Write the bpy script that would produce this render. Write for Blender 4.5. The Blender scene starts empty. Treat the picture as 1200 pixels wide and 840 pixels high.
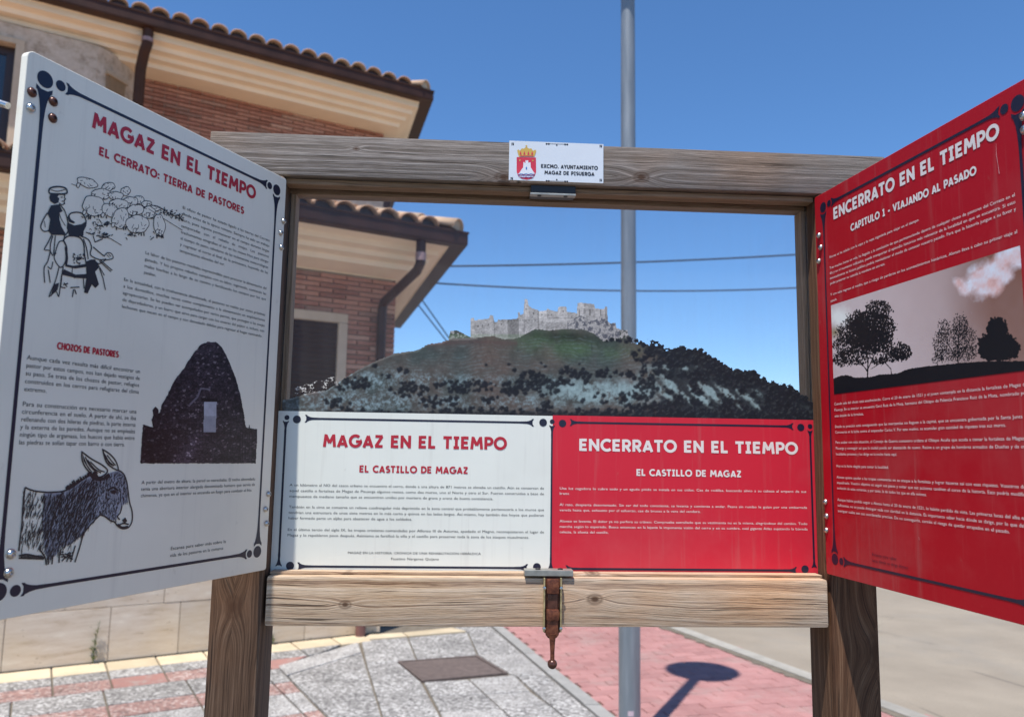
import bpy, math, random
import numpy as np
from mathutils import Vector, Matrix
random.seed(7); rng = np.random.default_rng(7)
sc = bpy.context.scene
COL = sc.collection
R = math.radians

# ------------------------------------------------------------------ camera
CAM = Vector((-0.1283, -1.1391, 1.55))
YAW, PIT, ROL = 0.0582, 0.1220, 0.0157
cam_d = bpy.data.cameras.new('camera'); cam = bpy.data.objects.new('camera', cam_d); COL.objects.link(cam)
fw = Vector((math.sin(YAW)*math.cos(PIT), math.cos(YAW)*math.cos(PIT), math.sin(PIT)))
rt = Vector((math.cos(YAW), -math.sin(YAW), 0)); up = rt.cross(fw)
r2 = rt*math.cos(ROL)+up*math.sin(ROL); u2 = -rt*math.sin(ROL)+up*math.cos(ROL)
M = Matrix((r2, u2, -fw)).transposed().to_4x4(); M.translation = CAM; cam.matrix_world = M
cam_d.sensor_width = 36; cam_d.lens = 920.37/1200*36; cam_d.clip_start = .02; cam_d.clip_end = 6000
cam_d.dof.use_dof = True; cam_d.dof.focus_distance = 1.08; cam_d.dof.aperture_fstop = 7.0; cam_d.dof.aperture_blades = 0
sc.camera = cam

# ------------------------------------------------------------------ sky, sun, exposure
SUN_AZ, SUN_EL = 29.0, 69.5           # shadows fall 29 deg to the right of the board's normal
w = bpy.data.worlds.new("World"); sc.world = w; w.use_nodes = True
nt = w.node_tree; nt.nodes.clear()
wo = nt.nodes.new('ShaderNodeOutputWorld'); bg = nt.nodes.new('ShaderNodeBackground'); sky = nt.nodes.new('ShaderNodeTexSky')
sky.sky_type = 'NISHITA'; sky.sun_disc = False; sky.sun_elevation = R(SUN_EL)
sun_dir = Vector((-math.sin(R(SUN_AZ))*math.cos(R(SUN_EL)), -math.cos(R(SUN_AZ))*math.cos(R(SUN_EL)), math.sin(R(SUN_EL))))
sky.sun_rotation = math.atan2(sun_dir.x, sun_dir.y)
sky.altitude = 1200; sky.air_density = 1.0; sky.dust_density = 0.1; sky.ozone_density = 6.0
bg.inputs['Strength'].default_value = 0.15
hs = nt.nodes.new('ShaderNodeHueSaturation'); hs.inputs['Saturation'].default_value = 1.12
nt.links.new(sky.outputs[0], hs.inputs['Color']); nt.links.new(hs.outputs[0], bg.inputs[0]); nt.links.new(bg.outputs[0], wo.inputs[0])
sd = bpy.data.lights.new('sun', 'SUN'); sd.energy = 4.8; sd.angle = R(0.53); sd.color = (1, .955, .89)
so = bpy.data.objects.new('sun', sd); COL.objects.link(so); so.rotation_euler = sun_dir.to_track_quat('Z', 'Y').to_euler()
so.location = (-2, -4, 9)
sc.view_settings.view_transform = 'Standard'; sc.view_settings.look = 'None'
sc.view_settings.exposure = 0.3; sc.view_settings.gamma = 1; sc.view_settings.use_curve_mapping = False
sc.render.engine = 'CYCLES'; sc.cycles.use_denoising = True; sc.cycles.max_bounces = 8; sc.cycles.transparent_max_bounces = 16

# ------------------------------------------------------------------ material helpers
def srgb(r, g, b):
    f = lambda c: (c/255/12.92 if c/255 <= .04045 else ((c/255+.055)/1.055)**2.4)
    return (f(r), f(g), f(b), 1)
class NT:
    def __init__(s, name):
        s.m = bpy.data.materials.new(name); s.m.use_nodes = True; s.t = s.m.node_tree; s.t.nodes.clear()
        s.out = s.n('ShaderNodeOutputMaterial'); s.b = s.n('ShaderNodeBsdfPrincipled'); s.l(s.b.outputs[0], s.out.inputs[0])
    def n(s, t, **k):
        x = s.t.nodes.new(t)
        for a, v in k.items(): setattr(x, a, v)
        return x
    def l(s, a, b): s.t.links.new(a, b)
    def put(s, sock, v):
        if hasattr(v, 'links'): s.l(v, sock)
        else: sock.default_value = v
    def math(s, op, a, b=0.0, c=0.0, clamp=False):
        x = s.n('ShaderNodeMath', operation=op, use_clamp=clamp)
        s.put(x.inputs[0], a); s.put(x.inputs[1], b); s.put(x.inputs[2], c); return x.outputs[0]
    def mix(s, f, a, b, mode='MIX'):
        x = s.n('ShaderNodeMix', data_type='RGBA', blend_type=mode)
        s.put(x.inputs[0], f); s.put(x.inputs[6], a); s.put(x.inputs[7], b); return x.outputs[2]
    def noise(s, vec, scale, detail=3, rough=.55, dim='3D'):
        x = s.n('ShaderNodeTexNoise', noise_dimensions=dim)
        x.inputs['Scale'].default_value = scale; x.inputs['Detail'].default_value = detail; x.inputs['Roughness'].default_value = rough
        if dim == '1D': s.put(x.inputs['W'], vec)
        else: s.put(x.inputs['Vector'], vec)
        return x.outputs[0]
    def ramp(s, f, stops):
        x = s.n('ShaderNodeValToRGB'); e = x.color_ramp.elements
        while len(e) < len(stops): e.new(.5)
        for i, (p, c) in enumerate(stops):
            e[i].position = p; e[i].color = c if hasattr(c, '__len__') else (c, c, c, 1)
        s.put(x.inputs[0], f); return x.outputs[0]
    def obj(s): return s.n('ShaderNodeTexCoord').outputs['Object']
    def pos(s): return s.n('ShaderNodeNewGeometry').outputs['Position']
    def rand(s): return s.n('ShaderNodeObjectInfo').outputs['Random']
    def mapping(s, v, scale=(1, 1, 1), rot=(0, 0, 0)):
        x = s.n('ShaderNodeMapping'); s.put(x.inputs[0], v); x.inputs['Scale'].default_value = scale; x.inputs['Rotation'].default_value = rot; return x.outputs[0]
    def bump(s, h, strength=.3, dist=.002):
        x = s.n('ShaderNodeBump'); x.inputs['Strength'].default_value = strength; x.inputs['Distance'].default_value = dist
        s.put(x.inputs['Height'], h); s.l(x.outputs[0], s.b.inputs['Normal'])
    def fin(s, color=None, rough=.6, metal=0, spec=.5):
        if color is not None: s.put(s.b.inputs['Base Color'], color)
        s.put(s.b.inputs['Roughness'], rough); s.b.inputs['Metallic'].default_value = metal
        s.b.inputs['Specular IOR Level'].default_value = spec
        return s.m

def simple(name, c, rough=.6, metal=0, spec=.5, var=.12, scale=20, bump=0):
    k = NT(name); n = k.noise(k.obj(), scale, 5)
    c2 = tuple(x*(1-var) for x in c[:3])+(1,); c1 = tuple(min(1, x*(1+var)) for x in c[:3])+(1,)
    col = k.mix(k.ramp(n, [(.3, 0), (.7, 1)]), c2, c1)
    if bump: k.bump(n, bump, .002)
    return k.fin(col, k.math('MULTIPLY_ADD', n, .15, rough-.07), metal, spec)

def wood(name, axis, stops, knots=(), freq=55, weather=None, warp=.02, rough=.75, seed=0.0, bumpd=.0012):
    """Sawn timber: grain lines along one axis bent round knots, fine fibres, weathering."""
    k = NT(name); co = k.obj(); sp = k.n('ShaderNodeSeparateXYZ'); k.l(co, sp.inputs[0])
    X, Y, Z = sp.outputs
    L, c0 = (X, Z) if axis == 'X' else (Z, X)
    c = k.math('ADD', c0, k.math('MULTIPLY', Y, .8)); c = k.math('ADD', c, seed)
    st = k.n('ShaderNodeCombineXYZ'); k.put(st.inputs[0], k.math('MULTIPLY', L, 3.2)); k.put(st.inputs[1], k.math('MULTIPLY', c, 9)); k.put(st.inputs[2], seed*7.3)
    wn = k.noise(st.outputs[0], 1.0, 2, .5)
    v = k.math('ADD', c, k.math('MULTIPLY', k.math('SUBTRACT', wn, .5), warp))
    kmask = None
    for (kl, kc, rad, amp) in knots:
        dl = k.math('DIVIDE', k.math('SUBTRACT', L, kl), rad*1.9); dc = k.math('DIVIDE', k.math('SUBTRACT', c0, kc), rad)
        r2_ = k.math('ADD', k.math('MULTIPLY', dl, dl), k.math('MULTIPLY', dc, dc))
        g = k.math('EXPONENT', k.math('MULTIPLY', r2_, -.45))
        v = k.math('ADD', v, k.math('MULTIPLY', k.math('MULTIPLY', g, amp), k.math('SIGN', dc)))
        rr = k.math('SQRT', k.math('ADD', k.math('MULTIPLY', k.math('MULTIPLY', dl, 1.5), k.math('MULTIPLY', dl, 1.5)), k.math('MULTIPLY', k.math('MULTIPLY', dc, 1.15), k.math('MULTIPLY', dc, 1.15))))
        kk = k.math('SUBTRACT', 1.25, rr, clamp=True)
        kmask = kk if kmask is None else k.math('MAXIMUM', kmask, kk)
    g1 = k.noise(v, freq, 3, .6, '1D'); g2 = k.noise(v, freq*4.3, 3, .65, '1D')
    fib = k.n('ShaderNodeCombineXYZ'); k.put(fib.inputs[0], k.math('MULTIPLY', L, 22)); k.put(fib.inputs[1], k.math('MULTIPLY', v, 700)); k.put(fib.inputs[2], k.math('MULTIPLY', Y, 60))
    f = k.noise(fib.outputs[0], 1.0, 4, .7)
    fi2 = k.n('ShaderNodeCombineXYZ'); k.put(fi2.inputs[0], k.math('MULTIPLY', L, 7)); k.put(fi2.inputs[1], k.math('MULTIPLY', v, 330)); k.put(fi2.inputs[2], k.math('MULTIPLY', Y, 30))
    cr = k.noise(fi2.outputs[0], 1.0, 2, .5)
    crack = k.ramp(cr, [(.30, 1), (.36, 0)])
    big = k.noise(k.mapping(co, (3, 8, 8) if axis == 'X' else (8, 8, 3)), 1.0, 4, .65)
    h = k.math('ADD', k.math('MULTIPLY', g1, .42), k.math('ADD', k.math('MULTIPLY', g2, .33), k.math('MULTIPLY', f, .27)))
    col = k.ramp(h, stops)
    if weather:
        wm = k.ramp(big, [(.38, 0), (.66, 1)])
        col = k.mix(k.math('MULTIPLY', wm, weather[1]), col, weather[0])
        warm = k.ramp(k.noise(k.mapping(co, (5, 5, 9) if axis == 'X' else (9, 9, 5)), 1.0, 3), [(.5, 0), (.72, .5)])
        col = k.mix(warm, col, k.mix(1, col, (1.25, .88, .58, 1), 'MULTIPLY'))
    fl = k.ramp(f, [(.22, .5), (.46, .98), (.8, 1.22)])
    col = k.mix(.85, col, fl, 'MULTIPLY')
    col = k.mix(k.math('MULTIPLY', crack, .75), col, (.03, .018, .012, 1))
    h = k.math('SUBTRACT', h, k.math('MULTIPLY', crack, .5))
    if kmask is not None:
        col = k.mix(k.ramp(kmask, [(.05, 0), (.4, .55), (.6, .35), (.95, .9)]), col, (.07, .032, .016, 1))
    k.bump(k.math('ADD', h, k.math('MULTIPLY', f, .5)), .9, bumpd)
    return k.fin(col, rough, 0, .25)

def vcol_mat(name, rough=.4, spec=.4):
    k = NT(name); a = k.n('ShaderNodeAttribute'); a.attribute_name = 'print'
    return k.fin(a.outputs['Color'], rough, 0, spec)

# ------------------------------------------------------------------ object helpers
def empty(name, loc=(0, 0, 0), rz=0, label=None, cat=None, group=None, kind=None):
    o = bpy.data.objects.new(name, None); COL.objects.link(o); o.location = loc; o.rotation_euler = (0, 0, rz)
    o.empty_display_size = .1
    return tag(o, label, cat, group, kind)
def tag(o, label=None, cat=None, group=None, kind=None):
    if label: o['label'] = label
    if cat: o['category'] = cat
    if group: o['group'] = group
    if kind: o['kind'] = kind
    return o
ORG = {}
def link(name, me, mat, parent=None, origin=(0, 0, 0), smooth=False):
    """Mesh authored in the thing's frame minus origin."""
    if mat and not me.materials: me.materials.append(mat)
    if smooth: me.polygons.foreach_set('use_smooth', [True]*len(me.polygons))
    o = bpy.data.objects.new(name, me); COL.objects.link(o)
    po = Vector(ORG.get(parent.name, (0, 0, 0))) if parent else Vector((0, 0, 0))
    o.location = Vector(origin)-po
    if parent: o.parent = parent
    ORG[o.name] = tuple(origin)
    return o
class MB:
    def __init__(s): s.v = []; s.f = []
    def add(s, vs, fs):
        b = len(s.v); s.v += [tuple(p) for p in vs]; s.f += [tuple(i+b for i in f) for f in fs]; return s
    def box(s, a, b, bev=0):
        (x0, y0, z0), (x1, y1, z1) = a, b
        if bev <= 0:
            return s.add([(x0, y0, z0), (x1, y0, z0), (x1, y1, z0), (x0, y1, z0), (x0, y0, z1), (x1, y0, z1), (x1, y1, z1), (x0, y1, z1)],
                         [(0, 3, 2, 1), (4, 5, 6, 7), (0, 1, 5, 4), (1, 2, 6, 5), (2, 3, 7, 6), (3, 0, 4, 7)])
        import bmesh
        bm = bmesh.new(); bmesh.ops.create_cube(bm, size=1)
        for v in bm.verts: v.co = Vector(((x0+x1)/2+v.co.x*(x1-x0), (y0+y1)/2+v.co.y*(y1-y0), (z0+z1)/2+v.co.z*(z1-z0)))
        bmesh.ops.bevel(bm, geom=list(bm.edges), offset=bev, segments=2, profile=.6, affect='EDGES')
        bm.verts.index_update(); s.add([v.co[:] for v in bm.verts], [[v.index for v in f.verts] for f in bm.faces]); bm.free(); return s
    def prism(s, poly, z0, z1):          # poly xy ccw
        n = len(poly); vs = [(x, y, z0) for x, y in poly]+[(x, y, z1) for x, y in poly]
        return s.add(vs, [tuple(range(n-1, -1, -1)), tuple(range(n, 2*n))]+[(i, (i+1) % n, n+(i+1) % n, n+i) for i in range(n)])
    def tube(s, pts, rad, n=12, cap=True):
        pts = [Vector(p) for p in pts]; rs = rad if hasattr(rad, '__len__') else [rad]*len(pts)
        b = len(s.v); prev = None
        for i, p in enumerate(pts):
            d = (pts[min(i+1, len(pts)-1)]-pts[max(i-1, 0)]).normalized()
            if prev is None: a = d.orthogonal().normalized()
            else: a = (prev-d*prev.dot(d)).normalized()
            prev = a; c = d.cross(a)
            for j in range(n):
                t = 2*math.pi*j/n; s.v.append(tuple(p+(a*math.cos(t)+c*math.sin(t))*rs[i]))
        for i in range(len(pts)-1):
            for j in range(n):
                k = (j+1) % n; s.f.append((b+i*n+j, b+i*n+k, b+(i+1)*n+k, b+(i+1)*n+j))
        if cap:
            s.f.append(tuple(b+j for j in range(n-1, -1, -1))); s.f.append(tuple(b+(len(pts)-1)*n+j for j in range(n)))
        return s
    def lathe(s, prof, c=(0, 0, 0), n=20, ax=2):
        b = len(s.v)
        for r, h in prof:
            for j in range(n):
                t = 2*math.pi*j/n; p = [r*math.cos(t), r*math.sin(t), h]
                if ax == 1: p = [p[0], p[2], p[1]]
                s.v.append((c[0]+p[0], c[1]+p[1], c[2]+p[2]))
        for i in range(len(prof)-1):
            for j in range(n):
                k = (j+1) % n; s.f.append((b+i*n+j, b+i*n+k, b+(i+1)*n+k, b+(i+1)*n+j))
        return s
    def mesh(s, name, org=(0, 0, 0)):
        me = bpy.data.meshes.new(name); o = Vector(org)
        me.from_pydata([tuple(Vector(p)-o) for p in s.v], [], s.f); me.update(); return me
    def build(s, name, mat, parent=None, smooth=False, origin=None):
        if origin is None:
            a = np.array(s.v); lo, hi = a.min(0), a.max(0); origin = ((lo[0]+hi[0])/2, (lo[1]+hi[1])/2, (lo[2]+hi[2])/2)
        o = link(name, s.mesh(name, origin), mat, parent, origin, smooth)
        if smooth: smooth_angle(o.data, 40)
        return o
def smooth_angle(me, deg):
    me.polygons.foreach_set('use_smooth', [True]*len(me.polygons))
    import bmesh
    bm = bmesh.new(); bm.from_mesh(me)
    for e in bm.edges:
        if len(e.link_faces) == 2 and e.calc_face_angle(0) > R(deg): e.smooth = False
    bm.to_mesh(me); bm.free()

# ------------------------------------------------------------------ surveyed planes: drawing-sheet units -> metres on each sheet
Z0 = 1.9554
HC = np.array([[0.0013198805, 1.27163534e-05, -0.85775047], [4.76715646e-05, -0.0013583555, 0.27709418], [-6.697337e-05, 0.000134328769, 1.0]])
HL = np.array([[0.00125359051, 6.56932574e-05, -0.43473073], [0.000431381982, -0.000842890116, 0.02804687782], [-0.00103200267, 3.65312869e-05, 1.0]])
HR = np.array([[-0.00264816026, 8.547557693e-05, 2.50747005272], [0.00087971376599, 0.00152681982, -1.18655503788], [-0.00222806719, -8.467964038e-05, 1.0]])
HG = np.array([[-0.002982012, 0.000177023053, 1.528562108], [0.00014509059823, 0.0018165213153, -3.816867565777], [3.00704728e-05, -0.00191056337864, 1.0]])
def hom(H, x, y):
    d = H[2, 0]*x+H[2, 1]*y+H[2, 2]
    return (H[0, 0]*x+H[0, 1]*y+H[0, 2])/d, (H[1, 0]*x+H[1, 1]*y+H[1, 2])/d
TL, TR = R(63.858), R(82.973); YG = .04
class Sheet:
    def __init__(s, base, ax, nrm, H): s.b = Vector(base); s.ax = Vector(ax); s.n = Vector(nrm); s.H = H
    def P(s, X, Z, off=0): return s.b+s.ax*X+Vector((0, 0, Z))+s.n*off
    def __call__(s, x, y): return hom(s.H, x, y)
SC = Sheet((0, YG, Z0), (1, 0, 0), (0, -1, 0), HC)
SL = Sheet((-.4, 0, Z0), (math.cos(TL), math.sin(TL), 0), (math.sin(TL), -math.cos(TL), 0), HL)      # X negative away from the hinge
SR = Sheet((.4, 0, Z0), (math.cos(TR), -math.sin(TR), 0), (-math.sin(TR), -math.cos(TR), 0), HR)

# ------------------------------------------------------------------ materials
m_navy = simple('navy_print', (.008, .009, .030, 1), .4, var=.05)
m_redink = simple('red_print', (.46, .012, .03, 1), .4, var=.05)
m_white_ink = simple('cream_print', (.78, .72, .68, 1), .4, var=.04)
m_blackink = simple('black_print', (.018, .018, .022, 1), .4, var=.05)
m_darkred_ink = simple('dark_print_on_red', (.05, .01, .03, 1), .4)
def sheet_mat(name, c, rough=.38):
    k = NT(name); p = k.obj(); n = k.noise(p, 6, 4); n2 = k.noise(p, 90, 5); sp = k.ramp(k.noise(p, 55, 2), [(.72, 0), (.76, 1)])
    d = tuple(x*.88 for x in c[:3])+(1,)
    col = k.mix(k.ramp(n, [(.35, 0), (.75, .8)]), c, d)
    col = k.mix(k.math('MULTIPLY', sp, .10), col, (.25, .2, .16, 1))
    stk = k.ramp(k.noise(k.mapping(p, (70, 70, 3.5)), 1, 4, .7), [(.55, 0), (.8, 1)]); col = k.mix(k.math('MULTIPLY', stk, .16), col, (.32, .29, .25, 1))
    bl = k.ramp(k.noise(p, 2.2, 6, .7), [(.5, 0), (.75, 1)]); col = k.mix(k.math('MULTIPLY', bl, .10), col, (.45, .42, .38, 1))
    k.bump(n, .1, .004)
    return k.fin(col, k.math('MULTIPLY_ADD', k.math('MULTIPLY', n2, n), .7, rough-.12), 0, .28)
m_white_sheet = sheet_mat('white_sheet', (.79, .81, .74, 1))
m_white_door = sheet_mat('white_door_sheet', (.86, .82, .70, 1))
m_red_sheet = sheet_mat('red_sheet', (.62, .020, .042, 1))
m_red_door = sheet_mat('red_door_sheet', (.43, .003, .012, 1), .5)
m_edge = simple('sheet_edge', (.55, .52, .46, 1), .5)
m_steel = simple('stainless_steel', (.55, .53, .5, 1), .28, 1, var=.3, scale=200)
m_alu = simple('dull_aluminium', (.34, .34, .31, 1), .5, .7, var=.2, scale=80)
m_black = simple('black_plastic', (.012, .012, .013, 1), .5)
def rust():
    k = NT('rusty_iron'); n = k.noise(k.obj(), 150, 8, .7); n2 = k.noise(k.obj(), 30, 4)
    col = k.ramp(n, [(.3, (.035, .010, .006, 1)), (.5, (.14, .04, .018, 1)), (.68, (.25, .09, .04, 1)), (.8, (.33, .2, .13, 1))])
    k.bump(n, .5, .001); return k.fin(col, k.math('MULTIPLY_ADD', n2, .4, .35), .25, .5)
m_rust = rust()
m_rustblk = simple('brown_enamel', (.09, .035, .025, 1), .28, .3, var=.4, scale=120)

GR = lambda a, b, c: (a, b, c, 1)
m_topbeam = wood('weathered_grey_timber', 'X', [(.34, GR(.05, .037, .028)), (.44, GR(.125, .10, .082)), (.52, GR(.20, .168, .145)), (.64, GR(.38, .34, .31))],
                 knots=[(.131, -.016, .010, .010), (-.078, -.024, .011, .012), (-.30, .012, .004, .004)], freq=190, weather=((.20, .172, .15, 1), .45), warp=.010, seed=.31)
m_lowbeam = wood('bleached_tan_timber', 'X', [(.34, GR(.075, .038, .02)), (.42, GR(.26, .15, .085)), (.48, GR(.47, .325, .205)), (.58, GR(.57, .43, .30)), (.72, GR(.68, .57, .45))],
                 knots=[(.06, .005, .009, .008), (-.29, -.004, .007, .004)], freq=105, weather=((.49, .41, .34, 1), .4), warp=.022, seed=.87)
m_postL = wood('brown_post_timber', 'Z', [(.28, GR(.022, .011, .006)), (.42, GR(.060, .032, .018)), (.55, GR(.115, .066, .040)), (.72, GR(.21, .14, .095))],
               knots=[(.458, -.004, .013, .014), (-.2, .01, .012, .012)], freq=110, warp=.02, seed=.12, weather=((.11, .085, .07, 1), .3))
m_postR = wood('dark_post_timber', 'Z', [(.28, GR(.022, .009, .005)), (.44, GR(.075, .034, .017)), (.56, GR(.125, .064, .034)), (.72, GR(.23, .145, .09))],
               knots=[(.40, .03, .02, .03)], freq=100, warp=.035, seed=.55, weather=((.13, .09, .06, 1), .15))
m_batten = wood('batten_timber', 'X', [(.3, GR(.06, .035, .02)), (.45, GR(.17, .105, .06)), (.6, GR(.28, .18, .11)), (.75, GR(.38, .28, .2))], freq=50, seed=.4)
m_battenZ = wood('batten_timber_upright', 'Z', [(.3, GR(.09, .055, .03)), (.45, GR(.25, .16, .09)), (.6, GR(.36, .25, .16)), (.75, GR(.45, .35, .25))], freq=50, seed=.4)
def glass():
    k = NT('dusty_acrylic'); k.t.nodes.remove(k.b)
    tr = k.n('ShaderNodeBsdfTransparent'); tr.inputs[0].default_value = (.95, .955, .965, 1)
    di = k.n('ShaderNodeBsdfDiffuse'); di.inputs[0].default_value = (.60, .56, .53, 1)
    gl = k.n('ShaderNodeBsdfGlossy'); gl.inputs['Roughness'].default_value = .05
    n = k.noise(k.obj(), 9, 6, .6); st_ = k.noise(k.mapping(k.obj(), (60, 60, 5)), 1, 4, .7); f = k.math('MULTIPLY_ADD', k.math('MULTIPLY', n, st_), .09, .004)
    m1 = k.n('ShaderNodeMixShader'); k.put(m1.inputs[0], f); k.l(tr.outputs[0], m1.inputs[1]); k.l(di.outputs[0], m1.inputs[2])
    fr = k.n('ShaderNodeFresnel'); fr.inputs[0].default_value = 1.18
    m2 = k.n('ShaderNodeMixShader'); k.put(m2.inputs[0], fr.outputs[0]); k.l(m1.outputs[0], m2.inputs[1]); k.l(gl.outputs[0], m2.inputs[2])
    k.l(m2.outputs[0], k.out.inputs[0]); return k.m
m_glass = glass()

# ------------------------------------------------------------------ lettering
GL = {}
def arc(cx, cy, rx, ry, a0, a1, n=14): return [(cx+rx*math.cos(R(a0+(a1-a0)*i/n)), cy+ry*math.sin(R(a0+(a1-a0)*i/n))) for i in range(n+1)]
T = .21; h_ = T/2; lo, hi = h_, 1-h_
def O_(cx=.52): return [arc(cx, .5, .42, .42, 0, 360, 26)]
GL['A'] = ([[(.10, 0), (.43, .93)], [(.43, .93), (.76, 0)], [(.24, .26), (.62, .26)]], .86)
GL['B'] = ([[(.14, 0), (.14, 1)], [(.14, hi), (.36, hi)]+arc(.38, .72, .2, .18, 90, -90, 8)+[(.14, .54)], [(.14, .54), (.4, .54)]+arc(.42, .32, .22, .215, 90, -90, 8)+[(.14, lo)]], .72)
GL['C'] = ([arc(.52, .5, .42, .42, 48, 312, 20)], .86)
GL['D'] = ([[(.14, 0), (.14, 1)], [(.14, hi), (.36, hi)]+arc(.38, .5, .36, hi-.5, 90, -90, 14)+[(.14, lo)]], .84)
GL['E'] = ([[(.14, 0), (.14, 1)], [(.2, hi), (.62, hi)], [(.2, .5), (.56, .5)], [(.2, lo), (.62, lo)]], .70)
GL['F'] = ([[(.14, 0), (.14, 1)], [(.2, hi), (.62, hi)], [(.2, .48), (.56, .48)]], .68)
GL['G'] = ([arc(.52, .5, .42, .42, 48, 360, 22)+[(.94, .46)], [(.56, .46), (1.0, .46)]], 1.02)
GL['H'] = ([[(.14, 0), (.14, 1)], [(.74, 0), (.74, 1)], [(.14, .5), (.74, .5)]], .88)
GL['I'] = ([[(.28, 0), (.28, 1)], [(.06, hi), (.50, hi)], [(.06, lo), (.50, lo)]], .56)
GL['J'] = ([[(.44, 1), (.44, .32)]+arc(.24, .32, .2, .21, 0, -150, 8)], .60)
GL['L'] = ([[(.14, 0), (.14, 1)], [(.2, lo), (.58, lo)]], .64)
GL['M'] = ([[(.12, 0), (.22, 1)], [(.22, .93), (.52, .3)], [(.52, .3), (.82, .93)], [(.92, 0), (.82, 1)]], 1.04)
GL['N'] = ([[(.14, 0), (.14, 1)], [(.14, .9), (.74, .1)], [(.74, 0), (.74, 1)]], .88)
GL['O'] = (O_(), 1.04)
GL['Ó'] = (O_()+[[(.5, 1.1), (.66, 1.3)]], 1.04)
GL['P'] = ([[(.14, 0), (.14, 1)], [(.14, hi), (.38, hi)]+arc(.4, .65, .24, hi-.65, 90, -90, 10)+[(.14, .405)]], .72)
GL['Q'] = (O_()+[[(.6, .3), (.95, 0)]], 1.04)
GL['R'] = ([[(.14, 0), (.14, 1)], [(.14, hi), (.38, hi)]+arc(.4, .66, .23, hi-.66, 90, -90, 10)+[(.14, .425)], [(.36, .42), (.66, 0)]], .76)
GL['S'] = ([arc(.35, .70, .215, .195, 40, 270, 12)+arc(.35, .30, .235, .205, 90, -145, 12)], .66)
GL['T'] = ([[(.36, 0), (.36, .9)], [(.02, hi), (.70, hi)]], .72)
GL['U'] = ([[(.14, 1), (.14, .4)]+arc(.42, .4, .28, .3, 180, 360, 12)+[(.70, 1)]], .84)
GL['V'] = ([[(.09, 1), (.42, .07)], [(.42, .07), (.75, 1)]], .84)
GL['X'] = ([[(.08, 0), (.70, 1)], [(.08, 1), (.70, 0)]], .78)
GL['Y'] = ([[(.06, 1), (.38, .48)], [(.38, .48), (.70, 1)], [(.38, 0), (.38, .5)]], .76)
GL['Z'] = ([[(.06, hi), (.64, hi)], [(.60, hi), (.12, lo)], [(.06, lo), (.66, lo)]], .72)
GL['1'] = ([[(.34, 0), (.34, 1)], [(.1, .8), (.34, .93)], [(.1, lo), (.58, lo)]], .64)
GL['-'] = ([[(.08, .42), (.44, .42)]], .52)
GL[':'] = ([[(.16, .05), (.16, .27)], [(.16, .5), (.16, .72)]], .32)
GL['.'] = ([[(.16, 0), (.16, .21)]], .32)
GL[' '] = ([], .42)
def ribbon(pts, t, closed=False):
    """Flat stroke with mitred joins: returns vertices (x, y) and quads."""
    P = [np.array(p, float) for p in pts]; n = len(P); tt = t if hasattr(t, '__len__') else [t]*n
    if n > 3 and np.hypot(*(P[0]-P[-1])) < 1e-6: closed = True
    V = []; F = []
    for i in range(n):
        if closed: a, b = P[(i-1) % (n-1)] if i in (0, n-1) else P[i-1], P[1] if i in (0, n-1) else P[i+1]
        else: a, b = P[max(i-1, 0)], P[min(i+1, n-1)]
        d1 = P[i]-a; d2 = b-P[i]
        l1, l2 = np.hypot(*d1), np.hypot(*d2)
        d1 = d1/l1 if l1 > 1e-12 else d2/max(l2, 1e-12); d2 = d2/l2 if l2 > 1e-12 else d1
        d = d1+d2; L = np.hypot(*d); d = d/L if L > 1e-6 else d1
        nn = np.array([-d[1], d[0]]); k = 1/max(.6, abs(d@d1))
        V.append(P[i]+nn*tt[i]/2*k); V.append(P[i]-nn*tt[i]/2*k)
    for i in range(n-1): F.append((2*i, 2*i+1, 2*i+3, 2*i+2))
    return V, F
def tri_ok(sheet): return True
class Print:
    """Collects flat ink shapes on one sheet."""
    def __init__(s, sheet, off): s.s = sheet; s.off = off; s.m = MB(); s.k = 0
    def poly(s, pts):           # pts local (X, Z)
        s.k += 1; o = s.off+(s.k % 12)*1.5e-5
        s.m.add([s.s.P(x, z, o) for x, z in pts], [tuple(range(len(pts)))])
    def stroke(s, pts, t):
        s.k += 1; o = s.off+(s.k % 12)*1.5e-5
        V, F = ribbon(pts, t); s.m.add([s.s.P(x, z, o) for x, z in V], F)
    def disc(s, c, r, n=24): s.poly([(c[0]+r*math.cos(2*math.pi*i/n), c[1]+r*math.sin(2*math.pi*i/n)) for i in range(n)])
    def heading(s, text, x0, x1, z, cap, track=.07, weight=1.0):
        wd = sum(GL[c][1] for c in text)+track*(len(text)-1)
        sx = (x1-x0)/wd; x = x0
        for c in text:
            for st in GL[c][0]: s.stroke([(x+px*sx, z+py*cap) for px, py in st], T*cap*weight*1.12)
            x += (GL[c][1]+track)*sx
    def build(s, name, mat, parent, **k): return s.m.build(name, mat, parent, **k)

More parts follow.
